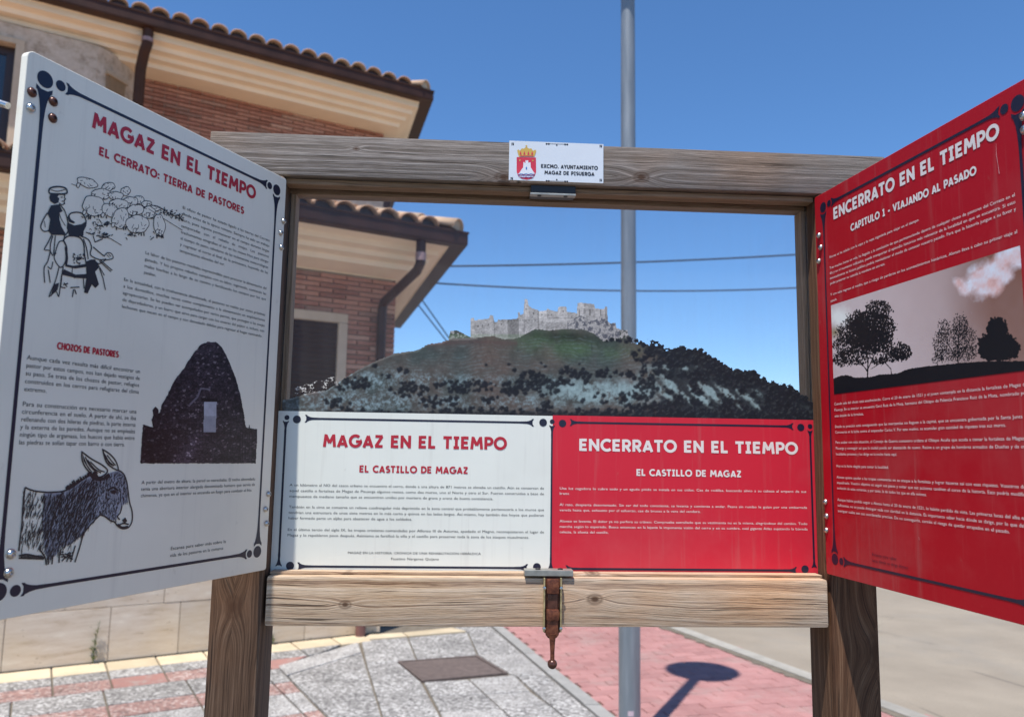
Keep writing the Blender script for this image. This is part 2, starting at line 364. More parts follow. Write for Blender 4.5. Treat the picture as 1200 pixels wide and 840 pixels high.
_fc = {}
def glyph(c):
    if c in _fc: return _fc[c]
    cu = bpy.data.curves.new('t', 'FONT'); cu.body = c; cu.resolution_u = 2; cu.offset = .0
    o = bpy.data.objects.new('t', cu); COL.objects.link(o)
    def mx(b):
        cu.body = b; bpy.context.view_layer.update(); return o.bound_box[6][0]
    adv = mx(c+'|')-mx('|'); cu.body = c; bpy.context.view_layer.update()
    me = bpy.data.meshes.new_from_object(o); V = [(v.co.x, v.co.y) for v in me.vertices]; F = [tuple(p.vertices) for p in me.polygons]
    bpy.data.objects.remove(o); bpy.data.curves.remove(cu); bpy.data.meshes.remove(me)
    _fc[c] = (V, F, adv); return _fc[c]
def textline(pr, text, x0, x1, z, size, justify=True):
    words = text.split(); ww = [sum(glyph(c)[2] for c in w_)*size for w_ in words]; sp = glyph('n')[2]*.55*size
    tot = sum(ww); k = 1.0
    if justify:
        if len(words) > 1:
            k = min(1.25, (x1-x0)/(tot+sp*1.25*(len(words)-1))); gap = ((x1-x0)-tot*k)/(len(words)-1)
        else: gap = sp
    else:
        gap = sp
        if tot+gap*(len(words)-1) > x1-x0: k = (x1-x0)/(tot+gap*(len(words)-1)); gap *= k
    x = x0
    for w_ in words:
        for c in w_:
            V, F, a = glyph(c)
            pr.m.add([pr.s.P(x+vx*size*k, z+vy*size, pr.off) for vx, vy in V], F); x += a*size*k
        x += gap
def para(pr, lines, a, b, zl, size, last=None, center=False):
    """a, b: left/right ends of the first line on the drawing sheet; zl: drawing point on the last line; last: right end of the last line."""
    S = pr.s; x0, za = S(*a); x1, zb = S(*b); z1 = S(*zl)[1]; n = len(lines)
    for i, t in enumerate(lines):
        z = za+(z1-za)*i/max(1, n-1); e = x1; j = True
        if i == n-1 and (last or n > 1 and last is not False) and last is not None:
            e = S(*last)[0]
        textline(pr, t, x0, e, z, size, j)
def border_h(pr, za, zb, xs): pass

# ornament: line with flared end, small disc, big disc
def flare(pr, p, q, w0, w1, L):
    """stroke from p to q with trumpet ends at both p and q (concave mouths)."""
    p, q = np.array(p), np.array(q); d = q-p; D = np.hypot(*d); d /= D; n = np.array([-d[1], d[0]])
    ts = [0, .1*L, .25*L, .45*L, .7*L, L]; ws = [w1, w1*.74, w1*.5, w1*.34, w0*1.15, w0]
    t = ts+[D-x for x in ts[::-1]]; ws = ws+ws[::-1]
    pr.stroke([tuple(p+d*x) for x in t], ws)
    for e, sg in ((p, 1), (q, -1)):       # horns of the concave mouth
        for s in (1, -1):
            a = e+n*s*w1/2; b = e+n*s*w1*.18+d*sg*w1*.02; c = e-d*sg*w1*.2+n*s*w1*.52
            pr.poly([tuple(c), tuple(a+d*sg*w1*.12), tuple(b)])

# ------------------------------------------------------------------ raster artwork (computed here, stored as colours on a fine mesh)
def vnoise(h, w_, cell, seed):
    g = np.random.default_rng(seed).random((int(h/cell)+3, int(w_/cell)+3))
    y = np.arange(h)/cell; x = np.arange(w_)/cell; yi = y.astype(int); xi = x.astype(int)
    fy = (y-yi); fx = (x-xi); fy = (fy*fy*(3-2*fy))[:, None]; fx = (fx*fx*(3-2*fx))[None]
    a = g[np.ix_(yi, xi)]; b = g[np.ix_(yi, xi+1)]; c = g[np.ix_(yi+1, xi)]; d = g[np.ix_(yi+1, xi+1)]
    return (a*(1-fx)+b*fx)*(1-fy)+(c*(1-fx)+d*fx)*fy
def fbm(h, w_, cell, seed, oct=5, r=.55):
    o = 0; a = 1; t = 0
    for i in range(oct):
        o = o+a*vnoise(h, w_, max(cell/2**i, 1), seed+i); t += a; a *= r
    return o/t
def cells(X, Y, size, seed, sy=1.0):
    """stones: random value per cell and distance to the joint"""
    g = np.random.default_rng(seed); gx, gy = X/size, Y/(size*sy); ix, iy = np.floor(gx).astype(int), np.floor(gy).astype(int); ox, oy = ix.min()-2, iy.min()-2
    J = g.random((iy.max()-oy+4, ix.max()-ox+4, 3)); d1 = np.full(X.shape, 9.); d2 = d1.copy(); v = np.zeros(X.shape)
    for a in (-1, 0, 1):
        for b in (-1, 0, 1):
            c = J[iy+b-oy, ix+a-ox]; d = np.hypot(gx-(ix+a+c[..., 0]), gy-(iy+b+c[..., 1])); m = d < d1
            d2 = np.where(m, d1, np.minimum(d2, d)); v = np.where(m, c[..., 2], v); d1 = np.where(m, d, d1)
    return v, d2-d1
def lin(c): return np.array(srgb(*c)[:3])
def inpoly(X, Y, poly):
    ins = np.zeros(X.shape, bool); n = len(poly)
    for i in range(n):
        x0, y0 = poly[i]; x1, y1 = poly[(i+1) % n]
        if y0 == y1: continue
        c = ((Y >= min(y0, y1)) & (Y < max(y0, y1))) & (X < x0+(Y-y0)*(x1-x0)/(y1-y0)); ins ^= c
    return ins
def raster_mesh(name, sheet, X, Y, img, mask, off, parent, mat):
    """X, Y: drawing coords grid (h, w); img (h, w, 3) linear; mask bool. Builds a coloured grid on the sheet."""
    h, w_ = X.shape; lx, lz = hom(sheet.H, X, Y)
    b = np.array(sheet.b+sheet.n*off); ax = np.array(sheet.ax)
    P = b[None, None]+lx[..., None]*ax; P[..., 2] += lz
    org = P.reshape(-1, 3).mean(0); P = P-org
    idx = np.arange(h*w_).reshape(h, w_)
    fm = mask[:-1, :-1] & mask[1:, :-1] & mask[:-1, 1:] & mask[1:, 1:]
    q = np.stack([idx[1:, :-1][fm], idx[1:, 1:][fm], idx[:-1, 1:][fm], idx[:-1, :-1][fm]], 1)
    used = np.unique(q); remap = np.full(h*w_, -1); remap[used] = np.arange(len(used))
    q = remap[q]; V = P.reshape(-1, 3)[used]; Cc = img.reshape(-1, 3)[used]
    me = bpy.data.meshes.new(name); me.vertices.add(len(V)); me.vertices.foreach_set('co', V.astype(np.float32).ravel())
    me.loops.add(q.size); me.loops.foreach_set('vertex_index', q.astype(np.int32).ravel())
    me.polygons.add(len(q)); me.polygons.foreach_set('loop_start', np.arange(0, q.size, 4, dtype=np.int32)); me.polygons.foreach_set('loop_total', np.full(len(q), 4, np.int32))
    me.update(calc_edges=True)
    ca = me.color_attributes.new('print', 'FLOAT_COLOR', 'POINT')
    rgba = np.ones((len(V), 4), np.float32); rgba[:, :3] = np.clip(Cc, 0, 1); ca.data.foreach_set('color', rgba.ravel())
    return link(name, me, mat, parent, tuple(org))
m_photo = vcol_mat('photo_print', .35)
m_photo_dull = vcol_mat('photo_print_dull', .55, .25)

# ================================================================== GROUND AND STREET (structure)
def ground_xy(x, y): return hom(HG, x, y)
def speckle(name, base, dark, light, scale=70, tint=.10, rough=.85, bump=.5):
    k = NT(name); p = k.pos()
    vo = k.n('ShaderNodeTexVoronoi'); vo.inputs['Scale'].default_value = scale; k.put(vo.inputs['Vector'], p)
    sep = k.n('ShaderNodeSeparateColor'); k.l(vo.outputs['Color'], sep.inputs[0])
    col = k.ramp(sep.outputs[0], [(0, dark), (.3, base), (.7, base), (.86, light), (1, light)])
    n = k.noise(p, 3.5, 6, .6); n2 = k.noise(p, 260, 3)
    rd = k.math('MULTIPLY_ADD', k.rand(), 2*tint, 1-tint)
    dirt = k.ramp(n, [(.25, .6), (.45, .92), (.62, 1.06)])
    col = k.mix(1, col, dirt, 'MULTIPLY')
    cc = k.n('ShaderNodeCombineColor'); [k.put(cc.inputs[i], rd) for i in range(3)]
    col = k.mix(1, col, cc.outputs[0], 'MULTIPLY')
    k.bump(k.math('ADD', k.math('MULTIPLY', sep.outputs[1], .6), n2), bump, .004)
    return k.fin(col, rough, 0, .2)
def gritty(name, c1, c2, scale=12, tint=.12, rough=.9, fine=240, bump=.35, stain=None, cracks=0):
    k = NT(name); p = k.pos(); n = k.noise(p, scale, 6, .65); n2 = k.noise(p, fine, 4, .7); n3 = k.noise(p, 1.3, 5, .6)
    col = k.mix(k.ramp(n, [(.3, 0), (.7, 1)]), c1, c2)
    col = k.mix(.5, col, k.ramp(n2, [(.25, .5), (.55, 1.0), (.8, 1.25)]), 'MULTIPLY')
    col = k.mix(.8, col, k.ramp(n3, [(.3, .84), (.65, 1.06)]), 'MULTIPLY')
    rd = k.math('MULTIPLY_ADD', k.rand(), 2*tint, 1-tint)
    cc = k.n('ShaderNodeCombineColor'); [k.put(cc.inputs[i], rd) for i in range(3)]
    col = k.mix(1, col, cc.outputs[0], 'MULTIPLY')
    if stain: col = k.mix(k.ramp(k.noise(p, stain[1], 5, .7), [(.52, 0), (.66, stain[2])]), col, stain[0])
    if cracks:
        w_ = k.n('ShaderNodeVectorMath', operation='ADD'); k.put(w_.inputs[0], p); nn = k.n('ShaderNodeTexNoise'); nn.inputs['Scale'].default_value = 3; nn.inputs['Detail'].default_value = 5
        sc_ = k.n('ShaderNodeVectorMath', operation='SCALE'); k.l(nn.outputs['Color'], sc_.inputs[0]); sc_.inputs['Scale'].default_value = .5; k.l(sc_.outputs[0], w_.inputs[1])
        vo = k.n('ShaderNodeTexVoronoi', feature='DISTANCE_TO_EDGE'); vo.inputs['Scale'].default_value = cracks; k.l(w_.outputs[0], vo.inputs['Vector'])
        ck = k.ramp(vo.outputs[0], [(.002, 1), (.007, 0)]); col = k.mix(k.math('MULTIPLY', k.math('MULTIPLY', ck, k.ramp(n, [(.45, 0), (.6, 1)])), .7, clamp=True), col, (.13, .11, .09, 1))
        sp = k.ramp(k.noise(p, 38, 3, .8), [(.68, 0), (.75, .5)]); col = k.mix(sp, col, (.17, .15, .125, 1))
    k.bump(n2, bump, .003)
    return k.fin(col, rough, 0, .2)
m_dirt = gritty('joint_dirt', (.13, .11, .085, 1), (.2, .17, .13, 1))
m_agg = speckle('exposed_aggregate', (.29, .275, .255, 1), (.11, .10, .095, 1), (.50, .48, .45, 1), 62)
m_aggL = speckle('pale_aggregate', (.35, .33, .305, 1), (.17, .16, .15, 1), (.52, .5, .47, 1), 90)
m_redagg = speckle('red_tile_aggregate', (.33, .20, .17, 1), (.17, .12, .11, 1), (.48, .38, .34, 1), 60)
m_redtile = gritty('red_paving_tile', (.40, .20, .165, 1), (.33, .19, .165, 1), stain=((.33, .3, .27, 1), 9, .7))
m_pink = gritty('pink_block_paver', (.45, .235, .215, 1), (.37, .18, .165, 1), 8, .10, stain=((.36, .27, .24, 1), 2.5, .5))
m_yellow = gritty('cream_stone_border', (.66, .55, .38, 1), (.56, .45, .30, 1), 5)
m_conc = gritty('grey_concrete_band', (.36, .345, .32, 1), (.28, .27, .25, 1), 9)
m_road = gritty('pale_road', (.335, .285, .22, 1), (.285, .24, .185, 1), 1.2, 0, fine=110, stain=((.24, .22, .19, 1), .8, .35), cracks=.55)
m_kerb = gritty('kerb_stone', (.40, .37, .32, 1), (.30, .28, .24, 1), 7)
m_iron = gritty('manhole_iron', (.17, .13, .115, 1), (.11, .085, .075, 1), 20, 0)

MB().box((-900, -300, -.40), (900, 2500, -.13)).build('ground', m_road, origin=(0, 0, 0))['kind'] = 'structure'
# pavement bed reaching to the kerb line
KA, KB = ground_xy(775, 733), ground_xy(953, 800)
kd = np.array([KB[0]-KA[0], KB[1]-KA[1]]); kd /= np.hypot(*kd); kn = np.array([-kd[1], kd[0]])   # kn points to the road side (+x)
if kn[0] < 0: kn = -kn
K0 = np.array(KA); kerb_at = lambda t, o=0: K0+kd*t+kn*o
far, near = kerb_at(-45), kerb_at(14)
bed = MB().prism([(-14, near[1]), tuple(near), tuple(far), (-14, far[1])][::1], -.30, -.016).build('pavement', m_dirt, origin=(0, 0, 0)); bed['kind'] = 'structure'
road = MB().prism([tuple(kerb_at(-45, .15)), tuple(kerb_at(14, .15)), tuple(kerb_at(14, 9)), tuple(kerb_at(-45, 9))], -.126, -.045).build('road', m_road, origin=(0, 0, 0)); road['kind'] = 'structure'
kerb = empty('kerb', (0, 0, 0), kind='structure')
ds = -12.0
i = 0
while ds < 8:
    a0, a1 = ds+.004, ds+.996
    P = [kerb_at(a0, .01), kerb_at(a1, .01), kerb_at(a1, .13), kerb_at(a0, .13)]
    z = .014+random.uniform(-.002, .002)
    MB().prism([tuple(p) for p in P], -.15, z).build('kerb_stone', m_kerb, kerb); ds += 1.0

dg = MB(); ts_ = np.arange(-12, 8, .06); ea = [kerb_at(t, -.035-.045*random.random()**2) for t in ts_]; eb = [kerb_at(t, .02) for t in ts_]
for (a_, b_) in zip(ea, eb): dg.v += [(a_[0], a_[1], .0045), (b_[0], b_[1], .0055)]
dg.f = [(2*i, 2*i+1, 2*i+3, 2*i+2) for i in range(len(ts_)-1)]; dg.build('kerb_dirt', m_dirt, kerb)
def slab(parent, pts, mat, name='paving_slab', gap=.006, z=0.0, px=True):
    P = [np.array(ground_xy(*p)) if px else np.array(p) for p in pts]
    c = sum(P)/len(P); Q = []
    n = len(P)
    ar = sum(P[i][0]*P[(i+1) % n][1]-P[(i+1) % n][0]*P[i][1] for i in range(n))
    if ar < 0: P = P[::-1]
    for i in range(n):                                    # inset every edge by the joint width
        a, b, d = P[i-1], P[i], P[(i+1) % n]
        e1 = (b-a)/np.hypot(*(b-a)); e2 = (d-b)/np.hypot(*(d-b))
        n1 = np.array([-e1[1], e1[0]]); n2 = np.array([-e2[1], e2[0]])
        k = (n1+n2)/max(.4, (1+n1@n2)); Q.append(b+k*gap)
    m = MB(); z1 = z+random.uniform(-.002, .002); n = len(Q); ch = .004
    inner = [q+(c-q)/np.hypot(*(c-q))*ch*1.4 for q in Q]
    vs = [(q[0], q[1], -.03) for q in Q]+[(q[0], q[1], z1-ch) for q in Q]+[(q[0], q[1], z1) for q in inner]
    fs = [tuple(range(2*n, 3*n))]
    for i in range(n):
        j = (i+1) % n; fs += [(i, j, n+j, n+i), (n+i, n+j, 2*n+j, 2*n+i)]
    return m.add(vs, fs).build(name, mat, parent)

# house frame: corner of the plinth on the ground
HA = R(27.5); HO = Vector((-.83, 6.01, 0)); hu = Vector((math.cos(HA), math.sin(HA), 0)); hn = Vector((-math.sin(HA), math.cos(HA), 0))
def hw(x, n): p = HO+hu*x+hn*n; return (p.x, p.y)
pav = empty('sidewalk_paving', (0, 0, 0), kind='structure')
# bands of tiles parallel to the wall, left of the diagonal joint
J1a, J1b = np.array(ground_xy(325, 780)), np.array(ground_xy(392, 850))
rows = [(-.012, -.28, m_yellow, .34), (-.28, -.50, m_agg, .34), (-.50, -.76, m_redtile, .34), (-.76, -1.12, m_agg, .50), (-1.12, -1.38, m_redagg, .50), (-1.38, -1.8, m_aggL, .50), (-1.8, -2.3, m_redagg, .5), (-2.3, -3.2, m_agg, .6), (-3.2, -4.2, m_agg, .6)]
def clipright(n):      # house-local x where the joint line crosses this offset
    pa = Vector((J1a[0], J1a[1], 0))-HO; pb = Vector((J1b[0], J1b[1], 0))-HO
    xa, na, xb, nb = pa.dot(hu), pa.dot(hn), pb.dot(hu), pb.dot(hn)
    pj = Vector((*ground_xy(420, 752), 0))-HO; xj, nj = pj.dot(hu), pj.dot(hn)
    if n > na: return xa+(n-na)*(xj-xa)/(nj-na)
    return xa+(n-na)*(xb-xa)/(nb-na)
for (n0, n1, mt, st) in rows:
    xr0, xr1 = clipright(n0), clipright(n1)
    if mt is m_yellow: xr0 = xr1 = -.17
    x = -5.2
    while x < max(xr0, xr1)-.02:
        x2 = x+st
        a, b = min(x2, xr0), min(x2, xr1)
        if min(a, b)-x > .03:
            if mt is m_yellow and x2 > xr0: a = b = xr0
            mm = mt
            if mt is m_redtile and random.random() < .4: mm = m_redagg
            slab(pav, [hw(x, n1), hw(b, n1), hw(a, n0), hw(x, n0)], mm, px=False)
        x = x2
S = lambda pts, m, nm='paving_slab', **k: slab(pav, pts, m, nm, **k)
# cream border that curves past the corner
S([(421, 749.5), (478, 745), (472, 740.5), (432, 743)], m_yellow); S([(478, 745), (548, 739), (530, 734.5), (472, 740.5)], m_yellow)
# slabs between the joints that run away from the camera
J1 = [(325, 780), (385, 840), (440, 895)]; J2 = [(420, 752), (430.5, 786), (448, 840), (466, 893)]; J3 = [(465, 774), (496, 798), (517, 840), (541, 888)]
J4 = [(549, 795), (570, 817), (592, 840), (640, 890)]; J5 = [(603, 790), (622, 812), (648, 836), (700, 884)]
S([(325, 780), (420, 752), (424, 764), (336, 791)], m_aggL)
S([(336, 791), (424, 764), (448, 840), (385, 840)], m_agg); S([(385, 840), (448, 840), (466, 893), (440, 895)], m_agg)
S([(423, 750), (478, 746), (488, 772), (465, 774), (429, 778)], m_agg)
S([(478, 746), (548, 740), (560, 767), (488, 772)], m_agg)
S([(548, 740), (530, 734.5), (575, 733), (612, 765), (560, 767)], m_agg)
S([(429, 778), (465, 774), (494, 798), (517, 840), (448, 840)], m_agg); S([(448, 840), (517, 840), (541, 888), (466, 893)], m_agg)
S([(560, 767), (612, 765), (642, 791), (603, 790), (596, 788)], m_aggL)
def lerp(a, b, t): return (a[0]+(b[0]-a[0])*t, a[1]+(b[1]-a[1])*t)
lv = [(496, 798, 549, 795, 603, 790), (505, 814.5, 568, 812, 622, 809), (515, 834, 588, 830, 645, 826), (527, 858, 611, 853, 672, 849), (541, 886, 638, 880, 705, 876)]
for p, q in zip(lv, lv[1:]):
    S([(p[0], p[1]), (p[2], p[3]), (q[2], q[3]), (q[0], q[1])], random.choice([m_aggL, m_aggL, m_agg]))
    S([(p[2], p[3]), (p[4], p[5]), (q[4], q[5]), (q[2], q[3])], random.choice([m_aggL, m_aggL, m_agg]))
S([(603, 790), (642, 791), (686, 828), (645, 826)], m_agg); S([(645, 826), (686, 828), (756, 887), (705, 876)], m_agg)
# grey concrete edging of the red paving
for a, b in ((0, .22), (.22, .42), (.42, .63), (.63, .82), (.82, 1.0)):
    p0, p1 = (575, 733), (748, 880); q0, q1 = (588, 733), (772, 880)
    S([lerp(p0, p1, a), lerp(p0, p1, b), lerp(q0, q1, b), lerp(q0, q1, a)], m_conc, z=.006)
S([(385, 840), (440, 895), (530, 985), (420, 985)], m_agg); S([(440, 895), (466, 893), (541, 888), (590, 985), (530, 985)], m_agg); S([(541, 888), (638, 882), (730, 985), (590, 985)], m_aggL); S([(638, 882), (756, 887), (870, 985), (730, 985)], m_agg)
S([(420, 985), (730, 985), (1010, 1250), (460, 1250)], m_agg); S([(730, 985), (870, 985), (1175, 1250), (1010, 1250)], m_aggL)
S([lerp((575, 733), (748, 880), 1.0), lerp((588, 733), (772, 880), 1.0), lerp((588, 733), (772, 880), 3.5), lerp((575, 733), (748, 880), 3.5)], m_conc, z=.006)
# red block pavers, laid in running bond along the street
brickpave = empty('red_block_paving', (0, 0, 0), kind='structure')
GA, GB = np.array(ground_xy(589, 733)), np.array(ground_xy(721, 840)); gd = (GB-GA)/np.hypot(*(GB-GA)); gn = np.array([-gd[1], gd[0]]); gn = gn if gn[0] > 0 else -gn
pm = MB(); mset = []
def paver_mesh():
    L, W_, ch = .196/2, .096/2, .004
    m = MB(); vs = [(sx*L, sy*W_, -.03) for sx, sy in ((-1, -1), (1, -1), (1, 1), (-1, 1))]+[(sx*L, sy*W_, -ch) for sx, sy in ((-1, -1), (1, -1), (1, 1), (-1, 1))]+[(sx*(L-ch), sy*(W_-ch), 0) for sx, sy in ((-1, -1), (1, -1), (1, 1), (-1, 1))]
    fs = [(8, 9, 10, 11)]+[(i, (i+1) % 4, 4+(i+1) % 4, 4+i) for i in range(4)]+[(4+i, 4+(i+1) % 4, 8+(i+1) % 4, 8+i) for i in range(4)]
    return m.add(vs, fs).mesh('brick_paver')
pvm = paver_mesh(); pvm.materials.append(m_pink)
rest = MB(); cnt = 0
ang = math.atan2(gn[1], gn[0])
cands = []
for r_ in range(-140, 60):           # rows along gd, bricks laid across the street direction
    t = r_*.1
    base = GA+gd*t
    for c_ in range(-30, 40):
        o = .03+c_*.2+(.1 if r_ % 2 else 0)
        p = base+gn*o
        side = (p-K0)@kn
        if o < .0 or side > .10: continue
        cands.append((p, r_))
def inview(p): return 3.4 < p[1] < 6.5
nearc = sorted([c for c in cands if 3.5 < c[0][1] < 6.45], key=lambda c: c[0][1])[:300]
keep = set(id(c) for c in nearc)
for c in cands:
    p = c[0]; z = random.uniform(-.0025, .0025); yaw = ang+random.uniform(-.012, .012)
    if id(c) in keep:
        o = bpy.data.objects.new('brick_paver', pvm); COL.objects.link(o); o.parent = brickpave; o.location = (p[0], p[1], z); o.rotation_euler = (0, 0, yaw)
    else:
        ca, sa = math.cos(yaw), math.sin(yaw)
        b = [(v.co.x*ca-v.co.y*sa+p[0], v.co.x*sa+v.co.y*ca+p[1], v.co.z+z) for v in pvm.vertices]
        rest.add(b, [tuple(f.vertices) for f in pvm.polygons])
rest.build('brick_paver_field', m_pink, brickpave)['kind'] = 'stuff'
# pink paving beyond the house corner
for k_ in range(10):
    a = HO.x+.15
far_p = empty('far_red_paving', (0, 0, 0), kind='structure')
c0 = np.array(ground_xy(500, 737.5))
ff = MB()
for r_ in range(0, 60):
    for c_ in range(-20, 12):
        p = np.array([c0[0]-.1, c0[1]+.38])+gd*(-r_*.1)+gn*(c_*.2+(.1 if r_ % 2 else 0))
        if p[0] > GA[0]+(p[1]-GA[1])*gd[0]/gd[1]-.14: continue
        q = Vector((p[0], p[1], 0))-HO
        if q.dot(hu) < .286*q.dot(hn)+.1: continue
        ff.add([(v.co.x*math.cos(ang)-v.co.y*math.sin(ang)+p[0], v.co.x*math.sin(ang)+v.co.y*math.cos(ang)+p[1], v.co.z) for v in pvm.vertices], [tuple(f.vertices) for f in pvm.polygons])
ff.build('brick_paver_field', m_pink, far_p)['kind'] = 'stuff'

# inspection cover
mh = empty('manhole_cover', (-.19, 4.87, 0), label='rusty square metal inspection cover set in the grey pavement', cat='manhole cover')
mc = [np.array(ground_xy(*p)) for p in ((465, 774), (494, 797.5), (596, 788), (560, 767))]
cc = sum(mc)/4
def inset(P, g): return [tuple(p+(cc-p)/np.hypot(*(cc-p))*g) for p in P]
ORG[mh.name] = (-.19, 4.87, 0)
MB().prism(inset(mc, .045), -.03, -.003).build('cover_plate', m_iron, mh)
o_, i_ = inset(mc, .008), inset(mc, .036)
fm = MB()
for i in range(4):
    j = (i+1) % 4
    fm.add([(*o_[i], .001), (*o_[j], .001), (*i_[j], .001), (*i_[i], .001), (*o_[i], -.03), (*o_[j], -.03), (*i_[j], -.03), (*i_[i], -.03)], [(0, 3, 2, 1), (0, 1, 5, 4), (3, 7, 6, 2)])
fm.build('cover_frame', m_iron, mh)

# ================================================================== INFORMATION BOARD
board = empty('information_board', (0, 0, 0), label='wooden notice board with clear castle panel and two open printed doors', cat='notice board')
PX0, PX1 = .4035, .474
MB().box((-.515, 0, Z0+.0005), (.515, .078, Z0+.0645), .0035).build('top_beam', m_topbeam, board, smooth=True)
MB().box((-.3985, -.002, Z0-.645), (.4005, .075, Z0-.5775), .004).build('lower_beam', m_lowbeam, board, smooth=True)
MB().box((-PX1, .001, -.2), (-PX0, .076, Z0), .003).build('post', m_postL, board, smooth=True)
p2 = MB().box((PX0+.002, .001, -.2), (PX1+.001, .076, Z0), .003).build('post', m_postR, board, smooth=True)
# battens behind and in front of the clear sheet
MB().box((-PX0, YG+.005, Z0-.013), (PX0, YG+.03, Z0-.0005), .001).build('batten', m_batten, board)
MB().box((-PX0, .012, Z0-.009), (PX0, YG-.006, Z0-.0008), .001).build('batten', m_batten, board)
MB().box((-PX0+.001, YG+.005, Z0-.577), (-.3945, YG+.03, Z0-.0135), .001).build('batten', m_battenZ, board)
MB().box((.3975, YG+.005, Z0-.577), (PX0+.001, YG+.03, Z0-.0135), .001).build('batten', m_battenZ, board)
MB().box((-.398, .014, Z0-.5773), (.4, YG-.003, Z0-.5735), .001).build('batten', m_lowbeam, board)

pane = MB().box((-.4033, YG, Z0-.5772), (.405, YG+.004, Z0-.002)).build('clear_panel', m_glass, board)
# printed lower half of the clear sheet
def quad_sheet(name, px, mat, parent, off, t=.0006, sheet=SC):
    a = [sheet(*p) for p in px]; m = MB()
    F = [sheet.P(x, z, off) for x, z in a]; B = [sheet.P(x, z, off-t) for x, z in a]; n = len(a)
    m.add([*F, *B], [tuple(range(n)), tuple(range(2*n-1, n-1, -1))]+[(i, n+i, n+(i+1) % n, (i+1) % n) for i in range(n)])
    return m.build(name, mat, parent)
xm = .0028
zt = -.3463; zb = -.5768
def rect(name, x0, x1, z0, z1, mat, parent, off, t=.0006, sheet=SC):
    m = MB(); F = [sheet.P(x, z, o) for o in (off, off-t) for x, z in ((x0, z0), (x1, z0), (x1, z1), (x0, z1))]
    m.add(F, [(0, 1, 2, 3), (7, 6, 5, 4), (0, 4, 5, 1), (1, 5, 6, 2), (2, 6, 7, 3), (3, 7, 4, 0)]); return m.build(name, mat, parent)
rect('white_text_sheet', -.4033, xm, zb, zt, m_white_sheet, pane, .0009)
rect('red_text_sheet', xm+.0004, .405, zb, zt+.001, m_red_sheet, pane, .0009)

tn = Print(SC, .0011)
# borders
x_, z_ = SC(335.7, 491); xl = x_; zl_ = SC(450, 492.5)[1]
zb_ = SC(500, 664)[1]
def corner(pr, big, small, rb, rs): pr.disc(big, rb); pr.disc(small, rs)
ztop = SC(493, 492.8)[1]; zbot = SC(493, 664.2)[1]
flare(tn, (SC(359, 490)[0], ztop), (SC(624, 495)[0], ztop), .0030, .011, .02)
flare(tn, (SC(350, 663)[0], zbot), (SC(617, 664)[0], zbot), .0030, .011, .02)
flare(tn, (xl-.0005, SC(336, 494)[1]), (xl-.0005, SC(328, 662)[1]), .0030, .0085, .02)
flare(tn, (xm-.0006, SC(647, 499)[1]), (xm-.0006, SC(648, 666)[1]), .0026, .008, .02)
tn.disc(SC(348, 491.3), .0058); tn.disc(SC(336.4, 489.2), .0036); tn.disc(SC(636.3, 495), .0058); tn.disc((xm-.0004, SC(647, 494)[1]), .0036)
tn.disc(SC(340, 662.5), .0058); tn.disc(SC(629, 664), .0058)
tn.build('navy_border', m_navy, pane)
tn = Print(SC, .0011)
zt2 = SC(800, 497.3)[1]; zb2 = SC(800, 667)[1]
flare(tn, (SC(669, 496)[0], zt2), (SC(928, 500)[0], zt2), .0030, .010, .02)
flare(tn, (SC(664, 666)[0], zb2), (SC(932, 667)[0], zb2), .0030, .010, .02)
flare(tn, (SC(948.8, 505)[0], SC(949, 505)[1]), (SC(953.8, 666)[0], SC(953, 664)[1]), .0028, .0075, .02)
tn.disc(SC(659, 496), .0056); tn.disc(SC(938, 500.7), .0056); tn.disc(SC(948.9, 499.5), .0036); tn.disc(SC(943, 666.4), .0056)
tn.build('navy_border', m_navy, pane)

tr_ = Print(SC, .0012)
a = SC(378.3, 523.6); b = SC(593.6, 526.6)
tr_.heading('MAGAZ EN EL TIEMPO', a[0], b[0], (a[1]+b[1])/2, .0185); tr_.build('title_lettering', m_redink, pane); tr_ = Print(SC, .0012)
a = SC(420.9, 553.2); b = SC(548.3, 555)
tr_.heading('EL CASTILLO DE MAGAZ', a[0], b[0], (a[1]+b[1])/2, .0102)
tr_.build('subtitle_lettering', m_redink, pane)
tb_ = Print(SC, .0012)
def paraS(pr, rows, x0, x1, yl0, yl1, size, lastx=None):
    S_ = pr.s; X0 = S_(x0, yl0)[0]; X1 = S_(x1, yl0+3)[0]; za = S_(x0, yl0)[1]; zc = S_(x0, yl1)[1]; n = len(rows)
    for i, t in enumerate(rows):
        z = za+(zc-za)*i/max(1, n-1)
        if i == n-1 and lastx: textline(pr, t, X0, S_(lastx, yl1)[0], z, size, True)
        else: textline(pr, t, X0, X1, z, size, True)
paraS(tb_, ['A un kilómetro al NO del casco urbano  se encuentra el cerro, donde a una altura de 871 metros se elevaba un castillo. Aún se conservan de',
            'aquel castillo o fortaleza de Magaz de Pisuerga algunos restos, como dos muros, uno al Norte y otro al Sur. Fueron construidos a base de',
            'mampuestos de mediano tamaño que se encuentran unidos por mortero de grava y arena de buena consistencia.'], 339.5, 637.5, 569.3, 582.6, .0053, 578)
paraS(tb_, ['También en la cima se conserva un relieve cuadrangular más deprimido en la zona central que probablemente pertenecería a los muros que',
            'tendrían una estructura de unos siete metros en lo más corto y quince en los lados largos. Así mismo, hay también dos hoyos que pudieran',
            'haber formado parte un aljibe para abastecer de agua a los soldados.'], 338.5, 637.5, 595, 608, .0053, 483)
paraS(tb_, ['En el último tercio del siglo IX, las tropas cristianas comandadas por Alfonso III de Asturias, apodado el Magno, reconquistaron el lugar de',
            'Magaz y lo repoblaron poco después. Asimismo se fortificó la villa y el castillo para preservar toda la zona de los ataques musulmanes.'], 337, 637.5, 621.5, 628, .0053, 620)
